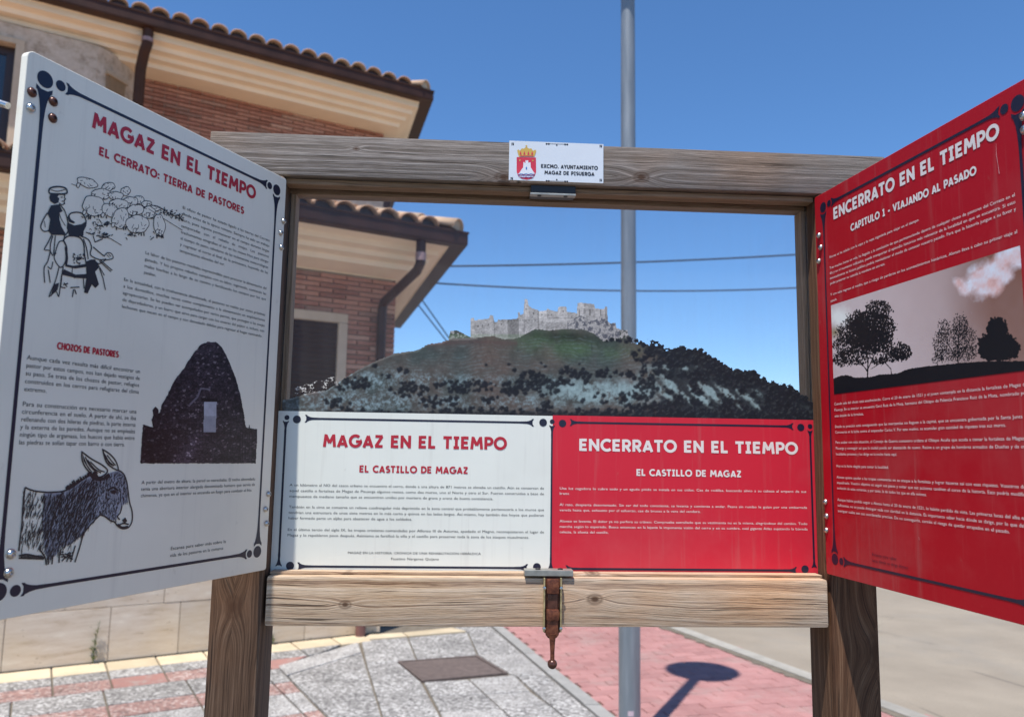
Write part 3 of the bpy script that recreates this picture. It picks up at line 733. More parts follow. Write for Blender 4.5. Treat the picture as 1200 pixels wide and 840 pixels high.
textline(tb_, 'MAGAZ EN LA HISTORIA. CRÓNICA DE UNA REHABILITACIÓN HERÁLDICA', SC(407.5, 648)[0], SC(563.4, 648)[0], SC(480, 649)[1], .0046)
textline(tb_, 'Faustino Narganes Quijano', SC(458, 655)[0], SC(514.4, 655)[0], SC(480, 655.8)[1], .0050)
tb_.build('black_body_text', m_blackink, pane)
tw = Print(SC, .0012)
a = SC(678.2, 528); b = SC(934.7, 532.2)
tw.heading('ENCERRATO EN EL TIEMPO', a[0], b[0], (a[1]+b[1])/2, .0180); tw.build('title_lettering', m_white_ink, pane); tw = Print(SC, .0012)
a = SC(745.4, 557.2); b = SC(868.4, 559)
tw.heading('EL CASTILLO DE MAGAZ', a[0], b[0], (a[1]+b[1])/2, .0100)
tw.build('subtitle_lettering', m_white_ink, pane)
tw = Print(SC, .0012)
paraS(tw, ['Una luz cegadora lo cubre todo y un agudo pitido se instala en sus oídos. Cae de rodillas, buscando alivio a su cabeza al amparo de sus', 'brazos.'], 655.6, 944.6, 573.3, 579.2, .0052, 670.5)
paraS(tw, ['Al rato, despierta desorientado. Sin ser del todo consciente, se levanta y comienza a andar. Pasos sin rumbo le guían por una embarrada', 'vereda hasta que, exhausto por el esfuerzo, cae de bruces a la vera del sendero.'], 655.6, 945.4, 592.3, 598.6, .0052, 821)
paraS(tw, ['Alonso se levanta. El dolor ya no perfora su cráneo. Comprueba extrañado que su vestimenta no es la misma, alegrándose del cambio. Todo',
           'marcha según lo esperado. Busca entonces en la lejanía la imponente visión del cerro y en su cumbre, cual gigante Atlas sujetando la bóveda', 'celeste, la silueta del castillo.'], 655.6, 945.8, 611.6, 624.3, .0052, 713)
tw.build('cream_body_text', m_white_ink, pane)

# --- printed hill with the castle
def art_hill():
    st = .58
    xs = np.arange(331, 958.5, st); ys = np.arange(346, 492.2, st); X, Y = np.meshgrid(xs, ys); h, w_ = X.shape
    ridge = [(331, 469), (338, 467), (352, 463.5), (365, 459.3), (383, 456.7), (399, 446), (418, 434), (442, 422), (463, 414), (490, 410), (501, 403), (517, 401), (527, 397), (551, 396), (578, 394), (591, 398), (607, 396), (617, 391), (626, 386), (645, 387), (660, 385.5), (685, 386), (697, 392), (707, 400), (730, 399), (745, 402), (772, 406), (781, 410), (799, 409), (821, 412), (838, 423), (855, 434), (884, 438.5), (906, 450), (926, 456), (940, 464), (954, 474), (958, 480)]
    rx, ry = zip(*ridge); rline = np.interp(xs, rx, ry)
    jt = (vnoise(4, w_, 3, 5)[0]-.5)*2.2; rough_ = (fbm(4, w_, 14, 9)[0]-.45)*np.clip((xs-735)/60, 0, 1)*16+jt*.6
    trees_up = np.clip(rough_*.4, -1, 4)*(xs > 735)
    rl = rline-trees_up-(jt*.5)
    hill = Y >= rl[None]
    n1 = fbm(h, w_, 60, 11); n2 = fbm(h, w_, 16, 21, 5, .7); n3 = fbm(h, w_, 5, 31, 3, .7); n4 = fbm(h, w_, 30, 41, 5, .6)
    c = np.zeros((h, w_, 3))
    base = lin((66, 74, 72)); brown = lin((92, 80, 74)); green = lin((62, 82, 58)); pale = lin((128, 148, 154)); dark = lin((22, 25, 36)); chalk = lin((142, 164, 166))
    d = (Y-rline[None])
    k = np.clip(n1*1.8-.4, 0, 1)[..., None]; c[:] = base*(1-k)+brown*k
    g = (np.exp(-(((X-640)/48)**2+((Y-398)/14)**2))+.8*np.exp(-(((X-700)/55)**2+((Y-412)/10)**2)))[..., None]*np.clip(n4*2-.4, 0, 1)[..., None]
    c = c*(1-g)+green*1.15*g
    c *= (.45+.5*n3+.75*n2)[..., None]
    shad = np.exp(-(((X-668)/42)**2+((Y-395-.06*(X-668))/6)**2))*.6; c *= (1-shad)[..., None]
    rr_ = np.exp(-np.abs((Y-400.5-.04*np.abs(X-560))/3.2))*((X > 500) & (X < 606)); c = c*(1-.6*rr_[..., None])+lin((88, 66, 64))*.6*rr_[..., None]
    def blob(x, y, a, b_, p=2): return np.exp(-(np.abs((X-x)/a)**p+np.abs((Y-y)/b_)**p))
    # sloping terraces: thin broken pale streaks that follow the contour
    warpY = Y+(n1-.5)*16+(n4-.5)*8
    streak = np.clip(1-np.abs(((warpY*.23) % 1)-.5)*5.5, 0, 1)*np.clip(n2*3-1.0, 0, 1)
    pal = blob(425, 444, 75, 9)*1.0+blob(570, 446, 95, 5)*.6+blob(410, 470, 80, 13)*.9+blob(590, 471, 110, 7)*.75+blob(685, 452, 70, 5)*.5
    fine = np.clip((n3-.38)*4, 0, 1.3)
    pk = np.clip(pal*np.clip(n2*3.4-1.0, 0, 1.1)*fine+.35*streak*(d > 8), 0, 1)[..., None]; c = c*(1-pk)+pale*(.6+.6*n3[..., None])*pk
    ch = blob(705, 460, 60, 13, 3)*1.3+blob(783, 455, 13, 12)*1.4+blob(822, 462, 22, 15)*1.4+blob(862, 464, 32, 12)*1.3+blob(880, 480, 24, 7)*.8+blob(795, 431, 34, 4)+blob(940, 476, 9, 5)*.6+blob(760, 440, 18, 5)*.6
    slope = np.clip(1-np.abs((((Y-.9*(X-800))*.06+n2*1.2) % 1)-.5)*2.6, 0, 1)
    ch = np.clip(ch*np.clip(n2*4.2-1.35, 0, 1)*np.where(X > 765, .35+.8*slope, 1), 0, 1)[..., None]; c = c*(1-ch)+chalk*(.55+.65*n3[..., None])*ch
    # individual pines and shrubs: dark discs in clumps, each with its own crown edge
    gt = np.random.default_rng(12); tree = np.zeros((h, w_)); hl = np.zeros((h, w_))
    def pine(px_, py_, rad):
        i, j = (px_-xs[0])/st, (py_-ys[0])/st; q = rad/st; a, b, e0, e1 = int(i-q-2), int(i+q+3), int(j-q-2), int(j+q+3)
        a, e0 = max(a, 0), max(e0, 0); b, e1 = min(b, w_), min(e1, h)
        if a >= b or e0 >= e1: return
        yy, xx = np.mgrid[e0:e1, a:b]; rr = np.hypot(xx-i, (yy-j)*1.05)+(n3[e0:e1, a:b]-.5)*q*1.2
        m = rr < q; tree[e0:e1, a:b][m] = 1; t_ = m & (rr > q*.55) & (yy < j-q*.2) & (xx < i); hl[e0:e1, a:b][t_] = .8; hl[e0:e1, a:b][m & ~t_] = 0
    clumps = [(622, 446, 18, 13, 60), (604, 456, 22, 9, 45), (640, 455, 16, 10, 35), (545, 452, 40, 9, 70), (480, 456, 26, 9, 45), (418, 451, 28, 9, 40), (396, 472, 20, 7, 22), (515, 470, 32, 7, 35), (700, 484, 70, 6, 60), (440, 484, 70, 5, 45), (560, 483, 70, 6, 60),
              (690, 437, 45, 6, 50), (755, 448, 16, 24, 60), (740, 470, 20, 14, 30), (665, 447, 30, 5, 26), (575, 468, 10, 6, 14), (700, 466, 30, 6, 10), (640, 478, 14, 8, 24), (630, 428, 80, 10, 14), (450, 435, 40, 9, 8)]
    for (x, y, a, b_, n_) in clumps:
        for _ in range(int(n_*.8)):
            u_ = gt.random()**.5*.9; w2 = gt.random()*6.283; u_, w2 = u_*math.cos(w2), u_*math.sin(w2); pine(x+a*u_, y+b_*w2, gt.uniform(1.6, 3.9)*(1.1-.25*min(2, math.hypot(u_, w2))))
    chm = ch[..., 0]
    for _ in range(1500):
        x = gt.uniform(735, 957); yr = np.interp(x, rx, ry); y = yr+gt.random()**.8*(492-yr)
        i, j = min(int((x-xs[0])/st), w_-1), min(max(int((y-ys[0])/st), 0), h-1)
        if chm[j, i] > .16 and gt.random() < .985: continue
        if gt.random() < np.clip((x-735)/50, .15, 1): pine(x, y, gt.uniform(1.8, 4.8))
    for _ in range(90):
        x = gt.uniform(700, 955); pine(x, np.interp(x, rx, ry)-gt.uniform(-1, 2.2), gt.uniform(1.2, 3.0))
    for (x, y, q) in ((764, 397, 5), (768, 400, 4), (738, 397, 4), (745, 399, 3), (799, 408, 4), (821, 411, 4), (884, 436, 5), (926, 454, 4)): pine(x, y, q)
    hill |= (tree > 0) & (Y > rl[None]-6)
    mass = np.clip((.95*np.clip((X-740)/50, 0, 1)-1.25*chm+1.3*(n2-.5)-.25)*4, 0, 1)*(d > 0)*.9
    tree = np.maximum(tree, mass); tree = np.maximum(tree, np.clip((Y-481+(n2-.5)*16)/3, 0, 1)*(X > 380)*.9)
    for _ in range(2): tree = (tree*2+np.roll(tree, 1, 0)+np.roll(tree, -1, 0)+np.roll(tree, 1, 1)+np.roll(tree, -1, 1))/6
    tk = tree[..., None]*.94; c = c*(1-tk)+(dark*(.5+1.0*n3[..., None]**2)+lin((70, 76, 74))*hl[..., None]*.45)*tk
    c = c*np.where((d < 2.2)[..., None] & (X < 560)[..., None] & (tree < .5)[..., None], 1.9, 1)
    for (bx, by, br) in ((352, 459, 6), (360, 457, 6), (374, 453, 7), (388, 449, 6)):
        rr = np.hypot(X-bx, (Y-by)*1.05)+2.4*(n3-.5)*4
        s = (np.abs(rr-br) < 1.0) & (Y < by+3); c[s] = lin((205, 200, 195)); hill |= s
        s2 = (rr < br-1) & (n3 > .52); c[s2] = lin((70, 62, 60)); hill |= s2
    cb = c.copy()
    for dy, dx in ((0, 1), (1, 0), (0, -1), (-1, 0)): cb += np.roll(c, (dy, dx), (0, 1))
    c = cb/5*.75+c*.25
    # castle
    C = lambda x, y: (500+.25*x, 320+.25*y)
    out = [(205, 300), (205, 215), (212, 208), (222, 210), (225, 220), (290, 212), (298, 195), (312, 197), (318, 228), (330, 228), (332, 218), (420, 214), (428, 205), (425, 185), (435, 180), (440, 195), (452, 190), (458, 120), (472, 122), (478, 150), (495, 165), (522, 172), (526, 178), (560, 175), (565, 165), (580, 172), (612, 180), (615, 160), (635, 155), (655, 155), (658, 180), (695, 185), (703, 190), (705, 140), (735, 138), (745, 140), (785, 145), (790, 165), (830, 168), (838, 155), (846, 158), (850, 225), (862, 235), (885, 230), (890, 255), (905, 262), (930, 268), (940, 262), (945, 290), (960, 300), (958, 345), (800, 345), (600, 345), (300, 335), (100, 310), (110, 270), (140, 268), (160, 275)]
    cas = inpoly(X, Y+(n3-.5)*.9, [C(*p) for p in out]) & ~hill
    ck = np.zeros_like(c); ck[:] = lin((178, 175, 172)); ck *= ((.55+.7*n3)*(.7+.6*n2))[..., None]
    cv, ce = cells(X, Y, 1.6, 8, .6); ck *= (.82+.36*cv)[..., None]
    cx_, cy_ = (X-500)/.25, (Y-320)/.25
    for (a_, b_, y0_, y1_, kf) in ((205, 318, 190, 300, 1.0), (318, 378, 212, 300, .86), (378, 432, 215, 300, .72), (432, 560, 216, 262, .9), (560, 660, 230, 262, .8), (425, 455, 185, 216, .8), (455, 480, 118, 216, 1.1), (480, 524, 150, 218, .78), (524, 565, 170, 228, 1.18), (565, 615, 170, 215, .85), (615, 660, 150, 200, 1.05), (660, 703, 180, 215, .85), (703, 736, 138, 240, 1.1), (736, 790, 138, 240, .85), (790, 835, 160, 240, 1.08), (835, 850, 155, 240, .75)):
        q_ = (cx_ >= a_) & (cx_ < b_) & (cy_ >= y0_) & (cy_ < y1_); ck[q_] *= kf
    cren = (cy_ < 226) & (cy_ > 219) & (cx_ > 330) & (cx_ < 520) & ((cx_.astype(int)//7) % 2 == 0); ck[cren] *= .7
    for (wx_, wy_) in ((240, 250), (262, 246), (290, 240), (350, 240), (540, 195), (585, 195), (640, 180), (680, 205), (500, 190), (466, 170)):
        q_ = (np.abs(cx_-wx_) < 3.2) & (np.abs(cy_-wy_) < 5); ck[q_] *= .5
    band = (cy_ < 214+(cx_-430)*.13) & (cx_ > 430) & (cx_ < 700); ck[band] *= 1.08
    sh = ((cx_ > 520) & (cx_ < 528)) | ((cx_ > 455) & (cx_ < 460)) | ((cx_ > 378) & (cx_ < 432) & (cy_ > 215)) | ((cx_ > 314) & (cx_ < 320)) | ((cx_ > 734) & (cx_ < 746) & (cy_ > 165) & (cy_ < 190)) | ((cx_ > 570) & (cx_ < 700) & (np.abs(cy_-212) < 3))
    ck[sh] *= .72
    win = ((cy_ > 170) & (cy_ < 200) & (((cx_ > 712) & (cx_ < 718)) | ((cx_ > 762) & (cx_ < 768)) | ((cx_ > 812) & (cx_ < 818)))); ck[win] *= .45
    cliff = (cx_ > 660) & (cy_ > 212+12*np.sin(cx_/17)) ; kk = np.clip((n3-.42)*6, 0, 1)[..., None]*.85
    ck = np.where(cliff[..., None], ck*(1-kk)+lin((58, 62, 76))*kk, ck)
    veg = ((cx_ < 205) | (cx_ > 905)) & (n3 > .45); ck[veg] = lin((72, 76, 70))
    gr = (cy_ > 285) & (cx_ < 460); ck[gr] = ck[gr]*.6+lin((110, 130, 100))*.4
    c = np.where(cas[..., None], ck, c)
    return X, Y, np.clip(c*1.0, 0, .9), hill | cas
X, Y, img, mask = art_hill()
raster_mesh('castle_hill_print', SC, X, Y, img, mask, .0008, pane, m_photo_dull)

# --- doors
DW, DT, ZT_, ZB_ = .4025, .009, -.0063, -.5690
def door(sheet, sgn, mat, nm):
    """sgn: direction of the outer edge along the sheet's X."""
    r = .007; m = MB(); pts = []
    for cx, cz, a0 in ((DW-r, ZT_-r, 0), (r*.5, ZT_-r*.5, 90), (r*.5, ZB_+r*.5, 180), (DW-r, ZB_+r, 270)):
        rr = r if cx > .1 else r*.5
        for k in range(5): t = R(a0+22.5*k); pts.append((cx+rr*math.cos(t), cz+rr*math.sin(t)))
    F = [sheet.P(sgn*x, z, -.0004) for x, z in pts]; B = [sheet.P(sgn*x, z, -DT) for x, z in pts]; n = len(pts)
    G = [sheet.P(sgn*(x+(-.0005 if x > .2 else .0005)), z+(-.0005 if z > -.3 else .0005), 0) for x, z in pts]
    m.add([*G, *F, *B], [tuple(range(n)), tuple(range(3*n-1, 2*n-1, -1))]+[(i, n+i, n+(i+1) % n, (i+1) % n) for i in range(n)]+[(n+i, 2*n+i, 2*n+(i+1) % n, n+(i+1) % n) for i in range(n)])
    return m.build(nm, mat, board)
dL = door(SL, -1, m_white_door, 'door_panel'); dL['label'] = 'white open left door about shepherds with a donkey drawing'
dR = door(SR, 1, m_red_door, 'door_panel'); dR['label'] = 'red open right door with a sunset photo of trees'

def screw(sheet, x, z, parent, r=.0052, mat=None, h=.0035):
    m = MB(); n = 16; prof = [(r*1.12, 0), (r*1.12, .0006), (r, .0007), (r*.93, h*.5), (r*.7, h*.85), (r*.42, h), (r*.40, h*.6), (0.0002, h*.55)]
    for i, (rr, hh) in enumerate(prof):
        for j in range(n): t = 2*math.pi*j/n; m.v.append(tuple(sheet.P(x+rr*math.cos(t), z+rr*math.sin(t), hh+.0003)))
    for i in range(len(prof)-1):
        for j in range(n): k = (j+1) % n; m.f.append((i*n+j, i*n+k, (i+1)*n+k, (i+1)*n+j))
    return m.build('screw', mat or m_steel, parent, smooth=True)
for (x, y) in ((331.8, 259.2), (328.6, 273), (329.2, 290), (314.3, 578.6), (310.7, 596.4), (312, 613)):
    a = SL(x, y); screw(SL, a[0], a[1], dL, .0040)
for i, (x, y) in enumerate(((37, 108.5), (35.6, 127), (62, 119.3), (61.3, 138.6), (12.3, 649), (9.6, 671), (-14, 652), (-16, 675))):
    a = SL(x, y); screw(SL, a[0], a[1], dL, .0046, m_rustblk if i in (0, 2, 3) else m_steel)
for (x, y) in ((960.2, 276), (962.2, 290), (960.2, 306), (966.8, 587.7), (969, 604.4), (967, 620.7)):
    a = SR(x, y); screw(SR, max(a[0], .004), a[1], dR, .0040)
for (x, y) in ((1200, 136), (1201, 152)):
    a = SR(x, y); screw(SR, a[0], a[1], dR, .0046)
screw(SR, .372, -.048, dR, .0046) if False else None
for sh, d_, sg in ((SL, dL, -1), (SR, dR, 1)):         # steel hinge knuckles behind the door edge
    for z in (-.085, -.49):
        p = sh.P(-sg*.0015, z, -.006); MB().tube([p+Vector((0, 0, -.025)), p+Vector((0, 0, .025))], .0035, 10).build('hinge', m_steel, d_, smooth=True)
# stay rod fixed behind the outer edge of the left door
a = SL(19, 122); p0 = SL.P(a[0], a[1], -.012); MB().tube([p0, p0+Vector((-.045, .012, .0165)), p0+Vector((-.062, .0165, .0225))], .0034, 12).build('stay_rod', m_steel, dL, smooth=True)

# --- left door print
pr = Print(SL, .0003)
def L(x, y): return SL(x, y)
zt_ = -.0295; zb_ = -.5425; xo = -.382; xi = -.0205
def ornament(pr, xo, xi, zt, zb, sg, w=.0034):
    """frame of four trumpet lines and eight discs"""
    for z in (zt, zb):
        e = 1 if z == zt else -1
        pr.disc((xo, z), .0088); pr.disc((xo-sg*-.0, z), .0088)
    s = 1 if xi > xo else -1
    for z in (zt, zb):
        pr.disc((xi, z), .0078)
        pr.disc((xo+s*.0175, z+(.0012 if z == zt else -.0012)), .0056); pr.disc((xi-s*.0155, z+(.0012 if z == zt else -.0012)), .0050)
        zz = z+(.0010 if z == zt else -.0010)
        flare(pr, (xo+s*.0255, zz), (xi-s*.0225, zz), w, .0125, .03)
    flare(pr, (xo, zt-.0115), (xo, zb+.0115), w*1.15, .0175, .045)
    flare(pr, (xi, zt-.0105), (xi, zb+.0105), w, .0150, .04)
ornament(pr, xo, xi, zt_, zb_, 1); pr.build('navy_border', m_navy, dL)
pr = Print(SL, .0004)
a = L(107.3, 150); b = L(299, 233); pr.heading('MAGAZ EN EL TIEMPO', a[0], b[0], (a[1]+b[1])/2-.0005, .0180); pr.build('title_lettering', m_redink, dL); pr = Print(SL, .0004)
a = L(115.2, 182); b = L(285.3, 251); pr.heading('EL CERRATO: TIERRA DE PASTORES', a[0], b[0], (a[1]+b[1])/2, .0100); pr.build('subtitle_lettering', m_redink, dL); pr = Print(SL, .0004)
a = L(66.4, 409); b = L(138.2, 419); pr.heading('CHOZOS DE PASTORES', a[0], b[0], (a[1]+b[1])/2, .0072)
pr.build('section_heading', m_redink, dL)
pr = Print(SL, .0004); sz = .0072
def paraL(pr, rows, p, q, pl, size, lastq=None):
    S_ = pr.s; X0 = (S_(*p)[0]+S_(*pl)[0])/2; X1 = S_(*q)[0]; za = (S_(*p)[1]+S_(*q)[1])/2; zc = S_(*pl)[1]; n = len(rows)
    for i, t in enumerate(rows):
        z = za+(zc-za)*i/max(1, n-1) if n > 1 else za
        textline(pr, t, X0, S_(*lastq)[0] if (i == n-1 and lastq) else X1, z, size, True)
paraL(pr, ['El oficio de pastor ha estado ligado a las tierras del Cerrato', 'desde antes de la época romana. Siempre ha sido un trabajo', 'duro, pues supone permanecer en el campo durante largas', 'temporadas con el rebaño de ovejas. Los pastores', 'trashumantes emigraban al sur en los meses fríos para alargar',
           'el tiempo de pasto, sabedores de las inclemencias meteorológicas', 'y regresar al norte al final de la primavera, huyendo de las', 'temperaturas elevadas del sur.'], (213.5, 244), (315.7, 284), (210, 295), .0053, (263, 311))
paraL(pr, ['La labor de los pastores resultaba imprescindible para procurar la alimentación del', 'ganado. Y los propios rebaños cumplen con su labor, ingiriendo, comiendo las', 'malas hierbas a lo largo de su camino y fertilizando los campos por los que', 'pasaban.'], (170, 297), (312, 340), (167.9, 320.5), .0053, (186, 325))
paraL(pr, ['En la actualidad, con la trashumancia abandonada, el pastoreo se realiza por zonas próximas', 'a los domicilios, muchas veces como complemento a la alimentación en explotaciones', 'agropecuarias. Se les pueden ver acompañados por varios perros, que protegen a las ovejas', 'de depredadores, y un burro que sirve para cargar con los enseres del pastor e, incluso, con', 'lechones que nacen en el campo y son demasiado débiles para regresar al hogar caminando.'], (144.7, 328), (310.4, 371), (142.1, 360.5), .0053, (307, 393))
paraL(pr, ['Aunque cada vez resulta más difícil encontrar un', 'pastor por estos campos, nos han dejado vestigios de', 'su paso. Se trata de los chozos de pastor, refugios', 'construidos en los cerros para refugiarse del clima', 'extremo.'], (31, 421), (164, 437.5), (27.4, 458), .0065, (52, 460))
paraL(pr, ['Para su construcción era necesario marcar una', 'circunferencia en el suelo. A partir de ahí, se iba', 'rellenando con dos hileras de piedras, la parte interna', 'y la externa de las paredes. Aunque no se empleaba', 'ningún tipo de argamasa, los huecos que había entre', 'las piedras se solían tapar con barro o con tierra.'], (25.7, 475.5), (159.6, 484.5), (21.4, 520.5), .0066, (145.7, 523.5))
paraL(pr, ['A partir del metro de altura, la pared se estrechaba. El techo abovedado', 'tenía una abertura interior alargada denominada humero que servía de', 'chimenea, ya que en el interior se encendía un fuego para combatir el frío.'], (165.5, 566.5), (298.8, 563), (164.3, 582.5), .0056, (295, 576))
paraL(pr, ['Escanea para saber más sobre la', 'vida de los pastores en la comarca'], (199.3, 644), (264.3, 636), (198.8, 652.5), .0056, (261.2, 644))
pr.build('black_body_text', m_blackink, dL)

# drawings
def c7(x, y): return L(x*.1905+40, y*.1905+200)
def c5(x, y): return L(x*.274, y*.274+510)
ink = Print(SL, .0006); wash = Print(SL, .0004)
def line(pts, t=.0009, f=c7, jit=0): ink.stroke([f(x+random.uniform(-jit, jit), y+random.uniform(-jit, jit)) for x, y in pts], t)
def smoothpts(pts, closed=False, n=4):
    P = [np.array(p, float) for p in pts]; N = len(P); o = []
    for i in range(N if closed else N-1):
        a, b, c, d = P[i-1 if (i or closed) else 0], P[i], P[(i+1) % N], P[(i+2) % N if closed else min(i+2, N-1)]
        for k in range(n):
            t = k/n; o.append(tuple(.5*((2*b)+(-a+c)*t+(2*a-5*b+4*c-d)*t*t+(-a+3*b-3*c+d)*t**3)))
    o.append(o[0] if closed else tuple(P[-1])); return o
def fill(pts, f=c7): ink.poly([f(*p) for p in pts])
layer = [0]
def sheep(cx, cy, rx, ry, ang=0, legs=True):
    layer[0] += 1; base = wash.off+layer[0]*2.2e-5
    pts = []
    ph = random.uniform(0, 6)
    for i in range(18):
        t = 2*math.pi*i/18; r = 1+.10*math.sin(2*t+ph)+.05*math.sin(5*t+ph*2)+random.uniform(-.04, .04)
        x, y = rx*r*math.cos(t), ry*r*math.sin(t); pts.append((cx+x*math.cos(ang)-y*math.sin(ang), cy+x*math.sin(ang)+y*math.cos(ang)))
    sm = smoothpts(pts, True, 2)
    wash.m.add([SL.P(*c7(*p), base) for p in sm[:-1]], [tuple(range(len(sm)-1))])
    V, F = ribbon([c7(*p) for p in sm], .0009); ink.m.add([SL.P(x, z, base+1e-5) for x, z in V], F)
    for k in range(3):
        x = cx+random.uniform(-.5, .5)*rx; y = cy+random.uniform(-.3, .5)*ry
        V, F = ribbon([c7(x, y), c7(x+random.uniform(-8, 8), y+ry*.25), c7(x+random.uniform(-14, 14), y+ry*.45)], .0007); ink.m.add([SL.P(a_, z, base+1e-5) for a_, z in V], F)
    hxx = cx-rx*(.86 if cx < 560 else .2)+random.uniform(-6, 6); hyy = cy+ry*random.uniform(.35, .8)
    hp = smoothpts([(hxx-9, hyy-10), (hxx+4, hyy-14), (hxx+9, hyy-4), (hxx+2, hyy+12), (hxx-7, hyy+14), (hxx-12, hyy+2)], True, 2)
    if ry > 28:
        wash.m.add([SL.P(*c7(*p), base+1.2e-5) for p in hp[:-1]], [tuple(range(len(hp)-1))]); V, F = ribbon([c7(*p) for p in hp], .0008); ink.m.add([SL.P(x, z, base+1.8e-5) for x, z in V], F)
        V, F = ribbon([c7(hxx+6, hyy-10), c7(hxx+16, hyy-14), c7(hxx+12, hyy-4)], .0009); ink.m.add([SL.P(x, z, base+1.8e-5) for x, z in V], F)
    for k in range(5):
        t0 = random.uniform(0, 6.28); q0 = (cx+rx*.82*math.cos(t0), cy+ry*.82*math.sin(t0)); q1 = (cx+rx*.66*math.cos(t0+.25), cy+ry*.66*math.sin(t0+.25))
        V, F = ribbon([c7(*q0), c7(*q1)], .0007); ink.m.add([SL.P(x, z, base+1e-5) for x, z in V], F)
    if legs:
        for k in (-.5, .35, .6):
            x = cx+k*rx; V, F = ribbon([c7(x, cy+ry*.85), c7(x+2, cy+ry*1.2)], .0016); ink.m.add([SL.P(a_, z, base+1e-5) for a_, z in V], F)
for s_ in ((325, 75, 62, 30), (455, 100, 40, 25), (560, 128, 32, 25), (640, 180, 34, 24), (690, 205, 30, 20), (735, 232, 38, 18), (410, 145, 55, 36), (500, 155, 42, 27), (590, 190, 42, 30), (520, 205, 55, 32), (365, 218, 72, 60), (700, 258, 46, 34), (620, 243, 48, 36), (465, 245, 50, 42), (528, 292, 52, 62), (632, 330, 66, 60), (768, 335, 34, 68)):
    sheep(*s_, ang=random.uniform(-.1, .25), legs=s_[1] > 200)
for (x, y, n_) in ((600, 392, 16), (540, 350, 14), (745, 400, 10), (340, 285, 12), (420, 330, 22), (430, 400, 18)):
    for k in range(n_): x0 = x+random.gauss(0, 24); y0 = y+random.gauss(0, 7); line([(x0, y0), (x0+random.gauss(0, 12), y0+random.gauss(0, 8))], .0011)
for k in range(110):
    t = random.random(); x0 = 770+150*t; y0 = 240+55*t+random.gauss(0, 12); a = random.uniform(0, 3)
    line([(x0, y0), (x0+9*math.cos(a), y0+7*math.sin(a))], .0010)
line([(700, 235), (800, 300), (910, 368)], .0007); line([(690, 200), (780, 235), (900, 300)], .0007); line([(225, 82), (262, 95)], .0006); line([(410, 400), (470, 420), (535, 460)], .0008); line([(400, 410), (440, 412)], .0016)
# standing shepherd
hat = smoothpts([(88, 128), (98, 108), (140, 99), (188, 107), (200, 128), (188, 143), (102, 142)], True)
line(hat, .0016); line(smoothpts([(100, 118), (140, 128), (192, 116)]), .0008); fill([(98, 142), (188, 143), (184, 152), (150, 150), (140, 160), (152, 172), (146, 196), (124, 206), (98, 190), (90, 165)])
line([(186, 148), (184, 166), (190, 176), (182, 184), (184, 204), (168, 212), (150, 200)], .0011); line([(160, 165), (172, 164)], .0010); line([(165, 190), (178, 188)], .0007)
fill([(100, 215), (150, 208), (172, 250), (150, 262), (152, 300), (165, 345), (195, 398), (105, 396), (84, 372), (96, 300), (78, 262)])
line(smoothpts([(150, 208), (184, 246), (205, 320), (205, 372), (188, 398)]), .0012); line(smoothpts([(152, 262), (165, 300), (190, 340)]), .0008); line(smoothpts([(78, 262), (52, 305), (38, 348), (58, 374), (96, 368)]), .0012); line([(60, 310), (66, 350)], .0007)
for pts in ([(105, 396), (84, 440), (60, 486), (92, 492), (112, 524)], [(112, 400), (98, 450), (96, 490)], [(128, 400), (122, 460), (118, 520), (132, 505)], [(185, 398), (178, 430), (150, 440), (128, 500), (122, 545), (160, 596), (192, 552), (188, 470)], [(98, 492), (80, 560), (58, 600), (62, 690)], [(80, 590), (102, 604), (112, 560)], [(150, 594), (136, 650), (120, 700), (88, 776), (130, 742), (148, 774), (160, 690), (166, 640)], [(84, 610), (96, 690)]): line(smoothpts(pts, n=3), .0011)
fill([(120, 700), (150, 690), (140, 735), (100, 765)])
# seated shepherd seen from behind
line(smoothpts([(205, 292), (225, 262), (285, 260), (314, 300), (316, 330)]), .0014); fill([(203, 312), (216, 326), (245, 338), (290, 330), (316, 312), (318, 340), (302, 372), (300, 402), (262, 406), (212, 398), (198, 350)])
fill([(205, 292), (214, 276), (222, 300), (250, 318), (240, 326), (212, 316)])
line(smoothpts([(176, 428), (200, 406), (240, 402), (280, 414), (302, 450), (308, 520), (318, 576)]), .0015); line(smoothpts([(176, 428), (196, 470), (196, 530), (190, 578)]), .0018); fill([(186, 440), (200, 470), (206, 540), (200, 580), (186, 576), (196, 520)])
fill([(188, 576), (240, 586), (318, 574), (320, 592), (250, 602), (190, 590)]); fill([(180, 606), (250, 640), (322, 636), (322, 664), (250, 660), (168, 640)])
line([(176, 590), (168, 640), (160, 716)], .0011); line([(232, 596), (230, 636)], .0008); line([(244, 640), (246, 662)], .0008)
for k in range(26): x0 = random.gauss(262, 18); y0 = random.gauss(535, 16); line([(x0, y0), (x0+random.gauss(0, 9), y0+random.gauss(0, 9))], .0012)
fill([(316, 560), (345, 548), (372, 546), (396, 596), (372, 622), (396, 700), (374, 722), (352, 700), (326, 756), (304, 750), (320, 655)])
line(smoothpts([(284, 404), (330, 424), (350, 470), (345, 520), (400, 548), (440, 544)]), .0013); line(smoothpts([(300, 420), (318, 470), (330, 545)]), .0012); line(smoothpts([(360, 470), (420, 520), (432, 524)]), .0013)
line(smoothpts([(428, 524), (448, 506), (474, 512), (482, 540), (440, 550)]), .0010); line([(452, 512), (470, 528)], .0007); line([(442, 516), (462, 536)], .0007)
for pts in ([(340, 556), (400, 574), (440, 548)], [(398, 556), (470, 622)], [(406, 552), (478, 614)], [(398, 600), (420, 660), (436, 734)], [(380, 560), (430, 645)], [(360, 400), (372, 440), (420, 420)], [(316, 380), (350, 392), (372, 380)]): line(pts, .0011)
